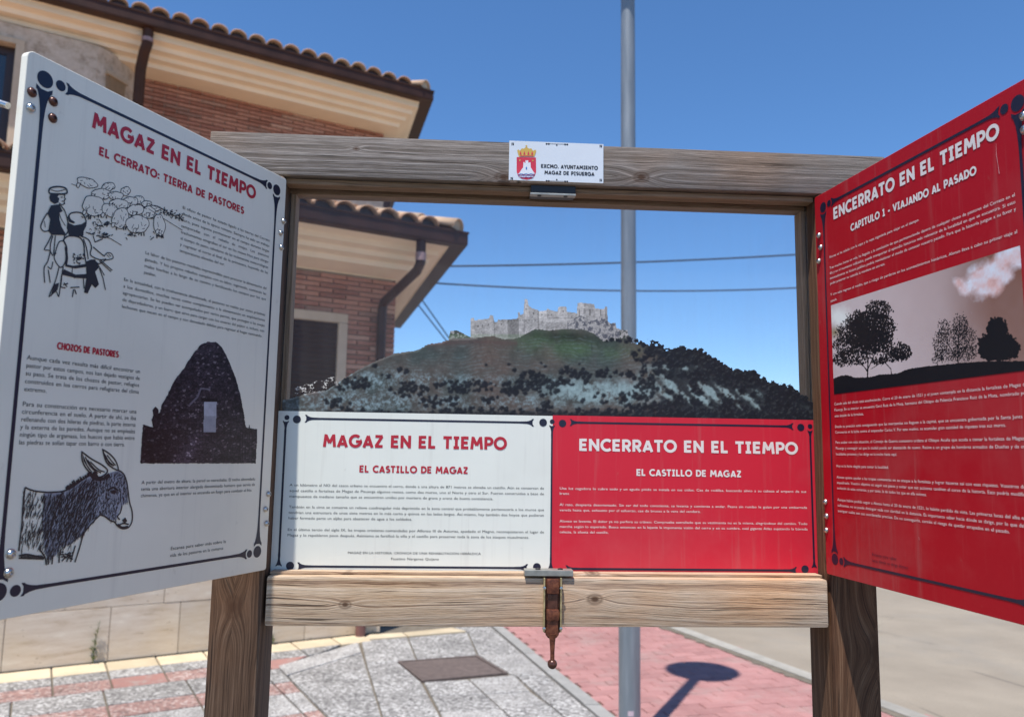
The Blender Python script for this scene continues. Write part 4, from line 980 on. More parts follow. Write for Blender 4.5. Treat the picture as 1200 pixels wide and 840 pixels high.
for pts in ([(180, 690), (200, 715)], [(176, 702), (206, 694)], [(220, 720), (276, 716)], [(240, 730), (232, 778)], [(246, 730), (256, 760)], [(300, 664), (304, 726)], [(160, 716), (190, 722)]): line(pts, .0012)
for k in range(30): x0 = random.uniform(330, 420); y0 = random.uniform(310, 400); line([(x0, y0), (x0+random.gauss(0, 8), y0+random.gauss(0, 6))], .0006)

# donkey
outl = [[(105, 222), (140, 236), (200, 243), (262, 240)], [(262, 240), (300, 226), (340, 197), (378, 172)], [(348, 70), (350, 108), (372, 148), (412, 177), (440, 172), (458, 150), (434, 126), (388, 100), (348, 70)], [(437, 60), (446, 96), (462, 126), (502, 148), (494, 112), (470, 82), (437, 60)],
        [(500, 146), (526, 164), (540, 200), (546, 240), (552, 286), (563, 326), (562, 368), (546, 394), (520, 398), (500, 386), (488, 370), (470, 364), (446, 346), (426, 340)], [(426, 340), (400, 365), (368, 402), (352, 430), (338, 480), (318, 542)], [(105, 222), (96, 300), (92, 372), (84, 440), (78, 494)], [(78, 514), (110, 508), (150, 515), (188, 524)], [(78, 524), (186, 528)], [(165, 484), (190, 520), (196, 554)], [(205, 520), (204, 552)], [(224, 512), (220, 550)], [(252, 508), (250, 544)], [(300, 500), (282, 540)], [(320, 470), (300, 540)],
        [(265, 240), (246, 300), (224, 360), (212, 430)], [(520, 300), (512, 330), (500, 346), (510, 360)], [(500, 386), (524, 376), (548, 380)]]
for p in outl: line(smoothpts(p, n=4), .0016, c5)
for p in ([(362, 92), (382, 130), (416, 162)], [(372, 104), (398, 140), (430, 160)], [(384, 112), (420, 146), (446, 156)], [(448, 84), (464, 112), (486, 130)], [(456, 84), (476, 110), (492, 128)]): line(smoothpts(p, n=3), .0013, c5)
fill([(350, 76), (356, 110), (378, 146), (396, 160), (372, 128), (358, 96)], c5); fill([(440, 66), (448, 96), (464, 122), (482, 134), (462, 108), (448, 82)], c5)
fill([(380, 172), (404, 150), (420, 176), (440, 178), (462, 160), (470, 178), (430, 196), (396, 190)], c5)
fill([(520, 362), (534, 350), (542, 366), (530, 378)], c5); line(smoothpts([(500, 380), (520, 394), (546, 390)]), .0026, c5)
fill([(468, 238), (486, 232), (498, 240), (488, 252), (474, 248)], c5); line(smoothpts([(460, 236), (480, 222), (504, 236)]), .0022, c5)
body = [(100, 228), (200, 246), (262, 242), (300, 228), (380, 175), (420, 178), (470, 160), (505, 150), (530, 172), (540, 210), (544, 250), (545, 285), (520, 300), (505, 330), (495, 365), (470, 360), (426, 338), (400, 362), (366, 402), (345, 430), (300, 465), (255, 480), (240, 510), (200, 540), (168, 486), (90, 486), (94, 372)]
def pin(p, poly): return bool(inpoly(np.array([p[0]]), np.array([p[1]]), poly)[0])
for k in range(60*52):
    x, y = 85+(k % 60+random.random())*7.8, 150+(k//60+random.random())*7.7
    if not pin((x, y), body): continue
    if 455 < x < 512 and 236 < y < 262 and math.hypot(x-486, y-252) < 17: continue
    dens = .42 if x < 185 else (.72 if x < 250 else 1.0)
    if x > 500 and y > 285: continue
    if random.random() > dens: continue
    if x > 420: ang = R(100+random.gauss(0, 16)); ln = random.uniform(8, 20)
    else: ang = R(108+random.gauss(0, 8)+(x-250)*.06); ln = random.uniform(16, 44)
    q = (x+ln*math.cos(ang), y+ln*math.sin(ang)); mid = ((x+q[0])/2+random.gauss(0, 1.5), (y+q[1])/2)
    if q[1] > 545 or not pin(q, body) and random.random() < .6: continue
    ink.stroke([c5(x, y), c5(*mid), c5(*q)], [.0004, random.uniform(.0006, .0012), .0003])
for kx in range(26):            # mane tufts
    t = kx/26; x = 285+110*t; y = 232-66*t; line([(x, y), (x-6+random.gauss(0, 3), y-14+random.gauss(0, 3))], .0016, c5)
for kx in range(16): x = 300+random.uniform(-55, 20); y = 505+random.uniform(-10, 20); line([(x, y), (x+random.gauss(0, 12), y+random.gauss(8, 8))], .0016, c5)
for kx in range(14): x = 84+kx*7; line([(x, 512), (x+8, 524)], .0010, c5)
dk = Print(SL, .00045); dk.poly([c5(*p) for p in [(190, 246), (262, 242), (300, 228), (380, 175), (420, 178), (470, 160), (505, 150), (530, 172), (540, 210), (544, 250), (545, 285), (520, 300), (505, 330), (495, 365), (470, 360), (426, 338), (400, 362), (366, 402), (345, 430), (300, 465), (255, 480), (240, 510), (205, 535), (190, 500), (180, 380)]])
dk.build('ink_shading', simple('ink_wash', (.27, .28, .33, 1), .5, var=.4, scale=90), dL)
wash.build('drawing_ground', m_white_door, dL); ink.build('ink_drawing', m_blackink, dL)

# stone hut photo
def art_hut():
    st = .5; xs = np.arange(162, 301.5, st); ys = np.arange(397, 545, st); X, Y = np.meshgrid(xs, ys); h, w_ = X.shape
    C = lambda x, y: (140+.2143*x, 380+.2143*y)
    n1 = fbm(h, w_, 12, 51, 4, .7); n3 = fbm(h, w_, 4, 61, 3, .7); nb = fbm(h, w_, 50, 71, 3)
    sil = [(125, 545), (180, 560), (172, 520), (182, 495), (178, 465), (196, 448), (212, 462), (216, 490), (228, 440), (245, 410), (300, 305), (350, 238), (400, 160), (440, 112), (480, 94), (530, 96), (560, 125), (590, 180), (615, 240), (635, 290), (660, 380), (680, 480), (690, 558), (704, 566), (708, 535), (714, 566), (757, 572), (745, 760), (110, 762)]
    m = inpoly(X+(n3-.5)*1.6, Y+(n3-.5)*1.8, [C(*p) for p in sil])
    v, e = cells(X, Y, 3.6, 3, .7); v2, e2 = cells(X+.3*Y, Y, 1.9, 4, .7)
    c = np.zeros((h, w_, 3)); c[:] = lin((54, 46, 54))*1.25
    tone = (.35+.75*v)*(.6+.7*n1)*(.75+.5*v2); tone = tone*np.where(e < .16, .38, 1)*np.where(e2 < .10, .7, 1); c *= tone[..., None]
    hi = (v > .86) & (e > .25) & (n1 > .45); c[hi] = lin((104, 94, 100))*(.6+.6*n3[hi][:, None])
    c *= np.clip(1.15-.35*np.abs((X-248)/45), .6, 1.2)[..., None]
    yy = (Y-380)/.2143; xx = (X-140)/.2143
    low = yy > 560; c[low] *= .8
    path = np.exp(-((xx-(430-(yy-600)*.6))/55)**2)*(yy > 600); c = c*(1+path[..., None]*1.6)
    grass = (xx > 650) & (yy > 590) & (vnoise(h, w_, 1.6, 90)[0:1, :] > .6); c[grass] *= 1.9
    dr = inpoly(X, Y, [C(*p) for p in ((462, 424), (530, 424), (525, 590), (458, 590))]); c[dr] = lin((150, 150, 160))*(.75+.4*n1[dr][:, None]); 
    dd = inpoly(X, Y, [C(*p) for p in ((462, 500), (527, 500), (525, 590), (458, 590))]); c[dd] *= .72
    lk = inpoly(X, Y, [C(*p) for p in ((440, 346), (495, 350), (495, 358), (446, 356), (430, 400), (385, 445), (380, 435), (420, 395))]); c[lk] = lin((92, 86, 96))
    fr = inpoly(X, Y, [C(*p) for p in ((445, 400), (535, 405), (535, 422), (448, 420))]); c[fr] *= .35
    return X, Y, np.clip(c*1.45, 0, .9), m
X, Y, img, mask = art_hut(); raster_mesh('stone_hut_photo', SL, X, Y, img, mask, .0003, dL, m_photo)

# --- right door print
pr = Print(SR, .0003); ornament(pr, .384, .0225, -.0285, -.5455, 1); pr.build('navy_border', m_navy, dR)
pr = Print(SR, .0004)
a = SR(977, 259); b = SR(1171.4, 159); pr.heading('ENCERRATO EN EL TIEMPO', a[0], b[0], (a[1]+b[1])/2, .0175); pr.build('title_lettering', m_white_ink, dR); pr = Print(SR, .0004)
a = SR(997.2, 271.5); b = SR(1144.7, 204); pr.heading('CAPITULO 1 - VIAJANDO AL PASADO', a[0], b[0], (a[1]+b[1])/2, .0102)
pr.build('subtitle_lettering', m_white_ink, dR)
pr = Print(SR, .0004); sz = .0054
X0, X1 = .034, .3735
def rowsR(rows, zfirst, dz, last):
    for i, t in enumerate(rows): textline(pr, t, X0, (X0+(X1-X0)*last) if i == len(rows)-1 else X1, zfirst+dz*i, sz, True)
zA = SR(972, 303)[1]; zB = SR(973, 315.5)[1]; zB4 = SR(973.7, 333.5)[1]; zC = SR(973.1, 347)[1]; zC2 = SR(974, 354)[1]
rowsR(['Alonso se ha calado con la capa y la ropa ingeniada para viajar en el tiempo.'], zA, 0, .57)
rowsR(['Tras muchas horas en vela, ha llegado a la conclusión de que permaneciendo dentro de cualquier chozo de pastores del Cerrato en el', 'día y en el momento indicados, puede transportar al episodio histórico más relevante de la localidad en que se encuentra. Si esto',
       'eventualmente se hiciera público podría revolucionar el modo de conocer nuestro pasado. Para que la historia juegue a su favor y', 'poder preservar su custodia la mantiene en secreto.'], zB, (zB4-zB)/3, .37)
rowsR(['Y con este regreso al medio, que a riesgo de perderse en los acontecimientos históricos, Alonso lleva a cabo su primer viaje al', 'pasado.'], zC, zC2-zC, .05)
def g(y, x=976): return SR(x, y)[1]
rowsR(['Cuando sale del chozo está anocheciendo. Corre el 20 de enero de 1521 y el joven contempla en la distancia la fortaleza de Magaz de', 'Pisuerga. En su interior se encuentra Garci Ruiz de la Mota, hermano del Obispo de Palencia Francisco Ruiz de la Mota, nombrado por', 'este alcaide de la fortaleza.'], g(475), g(482)-g(475), .2)
rowsR(['Desde su posición está consiguiendo que las mercancías no lleguen a la capital, que se encuentra gobernada por la Santa Junta de', 'Comuneros en la lucha contra el emperador Carlos V. Por este motivo, se acumulan gran cantidad de riquezas tras sus muros.'], g(501.5), g(508)-g(501.5), .91)
rowsR(['Para acabar con esta situación, el Consejo de Guerra comunero ordena al Obispo Acuña que acuda a tomar la fortaleza de Magaz de', 'Pisuerga y conseguir así que la ciudad pueda ser abastecida de nuevo. Reúne a un grupo de hombres armados de Dueñas y de otras', 'localidades próximas y los dirige en la noche hasta aquí.'], g(519.7), g(526.5)-g(519.7), .39)
rowsR(['Hoy es la fecha elegida para tomar la localidad.'], g(547), 0, .34)
rowsR(['Alonso quiere ayudar a las tropas comuneras en su ataque a la fortaleza y lograr hacerse así con esas riquezas. Vosotros debéis', 'impedírselo. Vuestro objetivo es seguir sus pasos y evitar que sus acciones cambien el curso de la historia. Esto podría modificar la', 'evolución de estas comarcas, y por tanto, la de todos los que en ella vivimos.'], g(560), g(566.3)-g(560), .54)
rowsR(['Aunque habéis podido seguir a Alonso hasta el 20 de enero de 1521, lo habéis perdido de vista. Las primeras luces del alba no son', 'suficientes, no se puede distinguir nada con claridad en la distancia. Es importante saber hacia dónde se dirige, por lo que deberéis', 'averiguar cuáles son sus coordenadas precisas. De no conseguirlo, corréis el riesgo de quedar atrapados en el pasado.'], g(586), g(592.4)-g(586), .90)
pr.build('cream_body_text', m_white_ink, dR)
sk = Print(SR, .0004); sk.stroke([SR(1167.6, 168.4), SR(1168, 182), SR(1170, 194), SR(1171.4, 203.7)], [.0003, .0008, .0006, .0012]); sk.stroke([SR(1077, 629), SR(1077.5, 632.5)], .0007); sk.build('paint_scratch', simple('scratched_red', (.62, .25, .25, 1), .6), dR)['kind'] = 'stuff'
pr = Print(SR, .0004)
a = SR(1022, 650.5); b = SR(1051, 653.5); textline(pr, 'Escanea para saber', a[0], b[0], a[1], .0054); a = SR(1022, 657.5); b = SR(1065, 662); textline(pr, 'hacia dónde se dirige Alonso.', a[0], b[0], a[1], .0054)
pr.build('dark_small_text', m_darkred_ink, dR)
def art_trees():
    h, w_ = 220, 560
    x0, x1, z1, z0 = .0342, .3755, -.1805, -.3112
    U, V = np.meshgrid(np.linspace(0, 1, w_), np.linspace(0, 1, h)); XL = x0+(x1-x0)*U; ZL = z1+(z0-z1)*V
    Hi = np.linalg.inv(HR); X, Y = hom(Hi, XL, ZL)
    cx, cy = (X-940)/.2381, (Y-280)/.2381       # crop units
    n1 = fbm(h, w_, 90, 101, 4); n2 = fbm(h, w_, 26, 111, 4, .6); n3 = fbm(h, w_, 4, 121, 2)
    c = np.zeros((h, w_, 3)); A = lin((176, 164, 163)); B = lin((112, 76, 62)); D = lin((168, 146, 142))
    k = np.clip((cx-420)/520, 0, 1)**1.2; k = np.clip(k*(1.05-.3*V)+(n1-.5)*.25, 0, 1)[..., None]; c[:] = A*(1-k)+B*k
    t = np.exp(-((cx-560)/240)**2)[..., None]*np.clip(1-V*1.2, 0, 1)[..., None]; c = c*(1-t*.5)+D*t*.5
    cl = np.zeros((h, w_))
    for (x, y, r) in ((940, 170, 85), (900, 230, 75), (990, 110, 60), (1050, 70, 55), (870, 190, 60), (960, 245, 50), (800, 250, 40), (1010, 180, 45), (770, 215, 35), (1070, 110, 40)):
        cl = 1-(1-cl)*(1-.8*np.exp(-(np.hypot(cx-x, cy-y)/(r*.85))**2))
    cl = np.clip((cl-.28+.7*(n2-.5)+.5*(n1-.5))*2.0, 0, 1); cl = cl[..., None]; pk = lin((205, 165, 158)); wh = lin((205, 210, 218)); mixc = pk+(wh-pk)*np.clip(n2*2.4-.7, 0, 1)[..., None]; c = c*(1-cl*.85)+mixc*cl*.85
    l2 = np.clip(1.2-np.hypot((cx-190)/70, (cy-385)/60)+(n2-.5), 0, 1)[..., None]*.8; c = c*(1-l2)+lin((205, 210, 205))*l2
    l3 = np.clip(1-np.hypot((cx-160)/50, (cy-460)/40), 0, 1)[..., None]; c = c*(1-l3)+lin((120, 110, 80))*l3
    # silhouettes
    blk = np.zeros((h, w_), bool)
    gy = np.interp(cx.ravel(), [140, 190, 220, 260, 330, 380, 470, 520, 600, 700, 800, 900, 1100], [695, 672, 668, 682, 680, 668, 662, 640, 628, 618, 608, 602, 600]).reshape(h, w_)
    blk |= cy > gy+(n3-.5)*5
    def toij(x, y):
        lx, lz = hom(HR, 940+x*.2381, 280+y*.2381); return (lx-x0)/(x1-x0)*(w_-1), (lz-z1)/(z0-z1)*(h-1)
    def disc(x, y, r):
        i, j = toij(x, y); r_ = r; a, b, c_, d = int(i-r_-1), int(i+r_+2), int(j-r_-1), int(j+r_+2)
        a, c_ = max(a, 0), max(c_, 0); b, d = min(b, w_), min(d, h)
        if a >= b or c_ >= d: return
        yy, xx = np.mgrid[c_:d, a:b]; blk[c_:d, a:b] |= (xx-i)**2+(yy-j)**2 <= r_*r_
    g2 = np.random.default_rng(5)
    def blobtree(blobs, n, rmin, rmax):
        for (bx, by, bw, bh) in blobs:
            k = int(n*bw*bh/1150)
            for _ in range(k):
                r = math.sqrt(g2.random())*(1+.12*g2.normal()); t = g2.random()*6.283; disc(bx+bw*r*math.cos(t), by+bh*r*math.sin(t), g2.uniform(rmin, rmax))
    def limb(pts, r):
        for (a, b) in zip(pts, pts[1:]):
            for t in np.linspace(0, 1, 26): disc(a[0]+(b[0]-a[0])*t, a[1]+(b[1]-a[1])*t, r)
    blobtree([(375, 345, 62, 45), (280, 400, 60, 45), (250, 460, 80, 55), (400, 430, 60, 60), (330, 430, 90, 70), (210, 520, 60, 50), (330, 520, 95, 45), (440, 570, 55, 34), (490, 555, 48, 42), (300, 470, 80, 70), (360, 500, 90, 50), (190, 590, 40, 35), (260, 580, 70, 40), (380, 600, 40, 20)], 190, 1.0, 2.6)
    limb([(322, 690), (325, 600), (310, 500), (270, 430)], 2.3); limb([(325, 640), (360, 560), (380, 430)], 1.6); limb([(325, 650), (270, 590), (210, 560)], 1.3); limb([(325, 660), (300, 620), (230, 610)], 1.0); limb([(340, 640), (420, 590), (480, 560)], 1.1); limb([(440, 665), (438, 640), (410, 610)], 1.2)
    blobtree([(700, 450, 36, 50), (685, 520, 42, 70), (780, 430, 40, 60), (790, 490, 65, 70), (800, 560, 60, 40), (720, 570, 60, 35), (665, 590, 25, 25)], 170, .6, 1.4)
    limb([(768, 612), (768, 540), (778, 400)], 1.5); limb([(768, 590), (720, 520), (700, 440)], 1.0); limb([(768, 580), (820, 510), (840, 450)], .8); limb([(690, 610), (690, 520)], .8)
    blobtree([(960, 440, 48, 48), (960, 520, 85, 60), (915, 540, 45, 50), (1010, 540, 55, 45), (960, 570, 75, 25)], 330, 1.4, 2.6); limb([(968, 605), (968, 560)], 2.8)
    c[blk] = lin((16, 17, 22))
    return X, Y, np.clip(c*1.45, 0, .9), np.ones((h, w_), bool)
X, Y, img, mask = art_trees(); raster_mesh('sunset_trees_photo', SR, X, Y, img, mask, .0003, dR, m_photo)

# --- name plate on the top beam
SF = Sheet((0, -.0004, Z0), (1, 0, 0), (0, -1, 0), np.array([[0.001275394209, 1.17004820e-05, -0.8330017610], [4.69753372e-05, -0.00131411976, 0.2539409897], [-6.6973370e-05, 0.00013432876794, 1.0]]))
m_plate = simple('plate_white', (.66, .70, .74, 1), .3, var=.03)
npl = rect('name_plate', -.0712, .0722, .0040, .0655, m_plate, board, .0018, .0018, SF)
def c3(x, y): return SF(560+x*.18333, 140+y*.18333)
pr = Print(SF, .0020)
a = c3(402, 318); b = c3(765, 322); pr.heading('EXCMO. AYUNTAMIENTO', a[0], b[0], (a[1]+b[1])/2, .0058); a = c3(424, 358); b = c3(743, 362); pr.heading('MAGAZ DE PISUERGA', a[0], b[0], (a[1]+b[1])/2, .0058); pr.build('plate_lettering', m_blackink, npl); pr = Print(SF, .0020)
for y in (161, 397):
    pr.stroke([c3(440, y-1), c3(572, y+3)], .0006)
    for x in (438, 452, 570, 556): pr.disc(c3(x, y+(x-440)*.03), .0014, 10)
    pr.disc(c3(503, y+8 if y < 200 else y-8), .0012, 8)
for x, y in ((222, 162), (784, 176), (216, 382), (784, 393)):
    pr.stroke([c3(x-8, y-6), c3(x+8, y-6)], .0009); pr.stroke([c3(x-6, y-8), c3(x-6, y+8)], .0009); pr.disc(c3(x+3, y+3), .0012, 8)
pr.build('plate_ornament', m_blackink, npl)['kind'] = 'stuff'
m_gold = simple('gold_print', (.62, .40, .08, 1), .4); m_blue = simple('blue_print', (.06, .2, .5, 1), .4); m_cred = simple('crest_red', (.62, .03, .06, 1), .4); m_tower = simple('tower_white', (.72, .74, .78, 1), .4, var=.15, scale=900)
pr = Print(SF, .0020); pr.poly([c3(*p) for p in [(247, 245), (370, 248), (371, 340), (362, 365), (340, 384), (310, 390), (280, 383), (256, 364), (247, 338)]])
crown = [(262, 243), (250, 205), (256, 196), (268, 205), (280, 190), (292, 192), (309, 180), (326, 192), (340, 190), (352, 206), (366, 198), (372, 208), (360, 243)]
pr2 = Print(SF, .0022); pr2.poly([c3(*p) for p in crown]); pr2.stroke([c3(309, 168), c3(309, 184)], .0012); pr2.stroke([c3(303, 174), c3(315, 174)], .0010)
for x, y in ((267, 266), (350, 268)): pr2.poly([c3(x+(8 if i % 2 == 0 else 3)*math.sin(i*math.pi/5), y-(8 if i % 2 == 0 else 3)*math.cos(i*math.pi/5)) for i in range(10)])
pr2.build('crest_gold', m_gold, npl)
for x in (272, 296, 322, 346): pr.off = .0024; pr.poly([c3(x-7, 230), c3(x, 206), c3(x+7, 230)])
pr.off = .0024; pr.poly([c3(268, 241), c3(268, 236), c3(354, 236), c3(354, 241)]); pr.build('crest_red_field', m_cred, npl)
pr = Print(SF, .0026); pr.poly([c3(*p) for p in [(262, 350), (278, 325), (288, 312), (290, 278), (297, 278), (297, 284), (303, 284), (303, 266), (309, 266), (309, 272), (315, 266), (321, 268), (321, 284), (328, 280), (335, 280), (337, 312), (348, 330), (362, 350)]])
pr.poly([c3(*p) for p in [(256, 350), (362, 351), (360, 358), (260, 357)]]); pr.poly([c3(*p) for p in [(262, 366), (358, 367), (350, 373), (270, 372)]]); pr.build('crest_tower', m_tower, npl)
pr = Print(SF, .0028)
for y, a0, a1 in ((354, 253, 365), (363, 257, 361), (374, 270, 349)): pr.stroke([c3(x, y+2.5*math.sin(x/5)) for x in range(a0, a1, 4)], .0007)
pr.poly([c3(305, 325), c3(313, 325), c3(313, 312), c3(309, 307), c3(305, 312)]); pr.build('crest_waves', m_blue, npl)

# --- magnet catch under the top beam, striker and toggle latch on the lower beam
mg = MB().box((-.037, .004, Z0-.0125), (.031, .034, Z0-.0003), .0008).build('magnet_catch', m_black, board)
cp = MB().box((-.038, .002, Z0-.0155), (.031, .013, Z0-.0128), .0004).build('catch_plate', m_alu, mg)
for x in (-.024, .016): MB().lathe([(.0032, 0), (.0032, -.0008), (.0015, -.0012), (.0003, -.0012)], (x, .007, Z0-.0155), 12).build('screw', m_black, cp)
st_ = MB().box((-.0395, -.006, Z0-.5745), (.0295, .016, Z0-.5665), .0006).build('striker_bar', m_alu, board, origin=None)
for x in (-.02, .012): MB().lathe([(.004, 0), (.0036, .0012), (.002, .002), (.0003, .0022)], (x, .004, Z0-.5665), 12).build('screw', m_black, st_)
lt = empty('toggle_latch', (0, -.002, Z0-.61)); lt.parent = board; ORG[lt.name] = (0, -.002, Z0-.61)
zz = Z0
def rib(x): return MB().box((x-.0011, -.0105, zz-.650), (x+.0011, -.002, zz-.5765), .0006)
lb = MB().box((-.0112, -.0045, zz-.652), (.0112, -.0022, zz-.5765), .0006); lb.build('latch_base', m_rust, lt)
m_zinc = simple('yellow_zinc', (.55, .45, .25, 1), .35, .7, var=.4, scale=120)
rib(-.0118).build('latch_rail', m_zinc, lt); rib(.0118).build('latch_rail', m_zinc, lt)
MB().box((-.0085, -.013, zz-.598), (.0085, -.0045, zz-.578), .0016).build('latch_roller', m_rust, lt, smooth=True)
MB().box((-.0072, -.0095, zz-.622), (.0072, -.0046, zz-.5985), .001).build('latch_tongue', m_rustblk, lt)
MB().box((-.0088, -.0145, zz-.634), (.0088, -.0045, zz-.619), .002).build('latch_roller', m_rust, lt, smooth=True)
MB().prism([(-.0075, -.012), (.0075, -.012), (.0075, -.008), (-.0075, -.008)], zz-.655, zz-.634).build('lever_root', m_rust, lt)
MB().add(*(lambda p: (p.v, p.f))(MB().tube([(0, -.010, zz-.652), (0, -.0105, zz-.664), (0, -.0115, zz-.676), (0, -.012, zz-.688)], [.0052, .0038, .0030, .0030], 12))).build('lever', m_rust, lt, smooth=True)
prof = [(.0002, -.0068)]+[(.0068*math.cos(t), .0068*math.sin(t)) for t in np.linspace(-1.2, 1.2, 9)]+[(.0002, .0068)]
MB().lathe(prof, (0, -.0122, zz-.692), 18).build('ball_knob', m_rustblk, lt, smooth=True)
MB().lathe([(.0100, 0), (.0100, -.003), (.006, -.0036), (.0003, -.0036)], (0, -.0045, zz-.650), 14, 1).build('latch_pivot', m_rust, lt)
for x in (-.0118, .0118):
    for z in (-.59, -.645): MB().lathe([(.0026, 0), (.0022, -.0012), (.0003, -.0016)], (x, -.0108, zz+z), 10, 1).build('screw', m_steel, lt)

# ================================================================== STREET LAMP
LX, LY = .783, 3.203; LH = 1.79*math.tan(R(SUN_EL))
def lampgrey():
    k = NT('lamp_grey_paint'); n = k.noise(k.mapping(k.obj(), (30, 30, 3)), 1, 5); n2 = k.noise(k.obj(), 160, 4)
    col = k.mix(k.ramp(n, [(.35, 0), (.7, 1)]), (.20, .225, .245, 1), (.27, .295, .315, 1)); k.bump(n2, .1, .001)
    return k.fin(col, k.math('MULTIPLY_ADD', n, .2, .35), .35, .5)
m_lamp = lampgrey(); m_lampdark = simple('lamp_dark', (.05, .055, .06, 1), .5)
lamp = empty('street_lamp', (LX, LY, 0), label='tall grey metal street lamp post standing behind the notice board', cat='street lamp'); ORG[lamp.name] = (LX, LY, 0)
def LM(): return MB()
LM().tube([(LX, LY, -.02), (LX, LY, 1.0)], .058, 28).build('lower_pole', m_lamp, lamp, smooth=True)
LM().lathe([(.058, 1.0), (.056, 1.02), (.0455, 1.05), (.0435, 2.2), (.0405, LH-.10)], (LX, LY, 0), 28).build('upper_pole', m_lamp, lamp, smooth=True)
LM().lathe([(.0003, LH-.12), (.05, LH-.11), (.06, LH-.06), (.26, LH-.03), (.268, LH), (.25, LH+.02), (.16, LH+.055), (.06, LH+.075), (.0003, LH+.08)], (LX, LY, 0), 36).build('lamp_head', m_lampdark, lamp, smooth=True)
LM().lathe([(.12, -.01), (.12, .012), (.07, .02), (.06, .05)], (LX, LY, 0), 24).build('base_plate', m_lamp, lamp, smooth=True)
m_stick = simple('faded_sticker', (.55, .42, .45, 1), .6, var=.3, scale=200)
sm = MB()
for i in range(7):
    t = R(-100-10+i*5); sm.v += [(LX+.0588*math.cos(t), LY+.0588*math.sin(t), .195), (LX+.0588*math.cos(t), LY+.0588*math.sin(t), .222)]
    if i: b = 2*i; sm.f.append((b-2, b, b+1, b-1))
sm.build('sticker', m_stick, lamp)

# ================================================================== BRICK HOUSE
HS = 1.13
house = empty('brick_house', tuple(CAM+(HO-CAM)*HS), HA, label='brick house with cream eaves, brown gutters and clay tile roofs', cat='house'); ORG[house.name] = (0, 0, 0); house.scale = (HS, HS, HS)
vx = .286
def brickmat(name):
    k = NT(name); p = k.obj(); n = k.noise(p, 30, 5, .65); r = k.rand()
    col = k.ramp(r, [(0, (.28, .12, .08, 1)), (.2, (.40, .185, .125, 1)), (.45, (.47, .235, .16, 1)), (.7, (.34, .145, .10, 1)), (.88, (.55, .33, .235, 1)), (1, (.17, .08, .06, 1))])
    col = k.mix(.7, col, k.ramp(n, [(.3, .6), (.55, 1), (.8, 1.3)]), 'MULTIPLY'); k.bump(n, .5, .004); return k.fin(col, .88, 0, .2)
m_brick = brickmat('fired_brick')
def brickmass():
    k = NT('fired_brick_mass'); p = k.obj(); ge = k.n('ShaderNodeNewGeometry'); r = ge.outputs['Random Per Island']; n = k.noise(p, 30, 5, .65)
    col = k.ramp(r, [(0, (.28, .12, .08, 1)), (.2, (.40, .185, .125, 1)), (.45, (.47, .235, .16, 1)), (.7, (.34, .145, .10, 1)), (.88, (.55, .33, .235, 1)), (1, (.17, .08, .06, 1))])
    col = k.mix(.7, col, k.ramp(n, [(.3, .6), (.55, 1), (.8, 1.3)]), 'MULTIPLY'); return k.fin(col, .88, 0, .2)
m_brickm = brickmass()
m_mortar = gritty('mortar', (.50, .42, .33, 1), (.42, .34, .26, 1), 30, 0)
m_cream = gritty('cream_render', (.66, .54, .39, 1), (.60, .48, .34, 1), 2.2, 0, fine=60, bump=.1)
m_soffit = simple('cream_cornice', (.84, .72, .56, 1), .8, var=.05, scale=3)
def travert():
    k = NT('travertine'); p = k.pos(); mp = k.mapping(p, (2.2, 2.2, 12), (0, 0, 0)); n = k.noise(mp, 1.6, 7, .65); pit = k.noise(k.mapping(p, (14, 14, 40)), 1.5, 4, .6); b = k.noise(p, 1.4, 4)
    col = k.ramp(n, [(.28, (.42, .32, .22, 1)), (.45, (.57, .46, .35, 1)), (.6, (.62, .52, .41, 1)), (.75, (.72, .64, .52, 1))])
    col = k.mix(k.ramp(b, [(.45, 0), (.7, .5)]), col, (.62, .47, .28, 1))
    col = k.mix(k.ramp(pit, [(.66, 0), (.72, .75)]), col, (.16, .11, .075, 1))
    rd = k.math('MULTIPLY_ADD', k.rand(), .16, .92); cc = k.n('ShaderNodeCombineColor'); [k.put(cc.inputs[i], rd) for i in range(3)]
    col = k.mix(1, col, cc.outputs[0], 'MULTIPLY')
    k.bump(k.math('SUBTRACT', k.math('MULTIPLY', n, .4), k.ramp(pit, [(.64, 0), (.72, 1)])), .6, .006); return k.fin(col, .75, 0, .3)
m_trav = travert()
def roughstone():
    k = NT('rough_stone_cladding'); p = k.pos(); n = k.noise(p, 9, 7, .7); n2 = k.noise(k.mapping(p, (10, 10, 30)), 1, 4)
    col = k.ramp(n, [(.3, (.30, .23, .17, 1)), (.48, (.52, .43, .34, 1)), (.62, (.60, .51, .42, 1)), (.76, (.70, .62, .52, 1))]); col = k.mix(k.ramp(n2, [(.62, 0), (.72, .6)]), col, (.2, .14, .10, 1))
    k.bump(n, .9, .012); return k.fin(col, .9, 0, .2)
m_rstone = roughstone()
m_gutter = simple('brown_gutter', (.050, .022, .015, 1), .5, 0, var=.25, scale=6, spec=.25)
def claytile(name, old=0.0):
    k = NT(name); p = k.obj(); n = k.noise(p, 9, 6, .7); n2 = k.noise(p, 60, 3); r = k.rand()
    col = k.ramp(n, [(.3, (.30, .13, .075, 1)), (.5, (.52, .29, .17, 1)), (.65, (.64, .44, .29, 1)), (.8, (.70, .58, .44, 1))])
    col = k.mix(k.math('MULTIPLY_ADD', r, .5, old), col, (.62, .47, .32, 1))
    col = k.mix(k.ramp(n2, [(.6, 0), (.75, .4)]), col, (.16, .12, .09, 1)); k.bump(n2, .5, .004); return k.fin(col, .85, 0, .2)
m_tile = claytile('clay_roof_tile'); m_tileo = claytile('pale_ridge_tile', .35)
m_shutter = simple('brown_shutter', (.045, .020, .014, 1), .8, var=.12, scale=20, spec=.08)
m_frame = simple('dark_brown_frame', (.035, .018, .014, 1), .4)
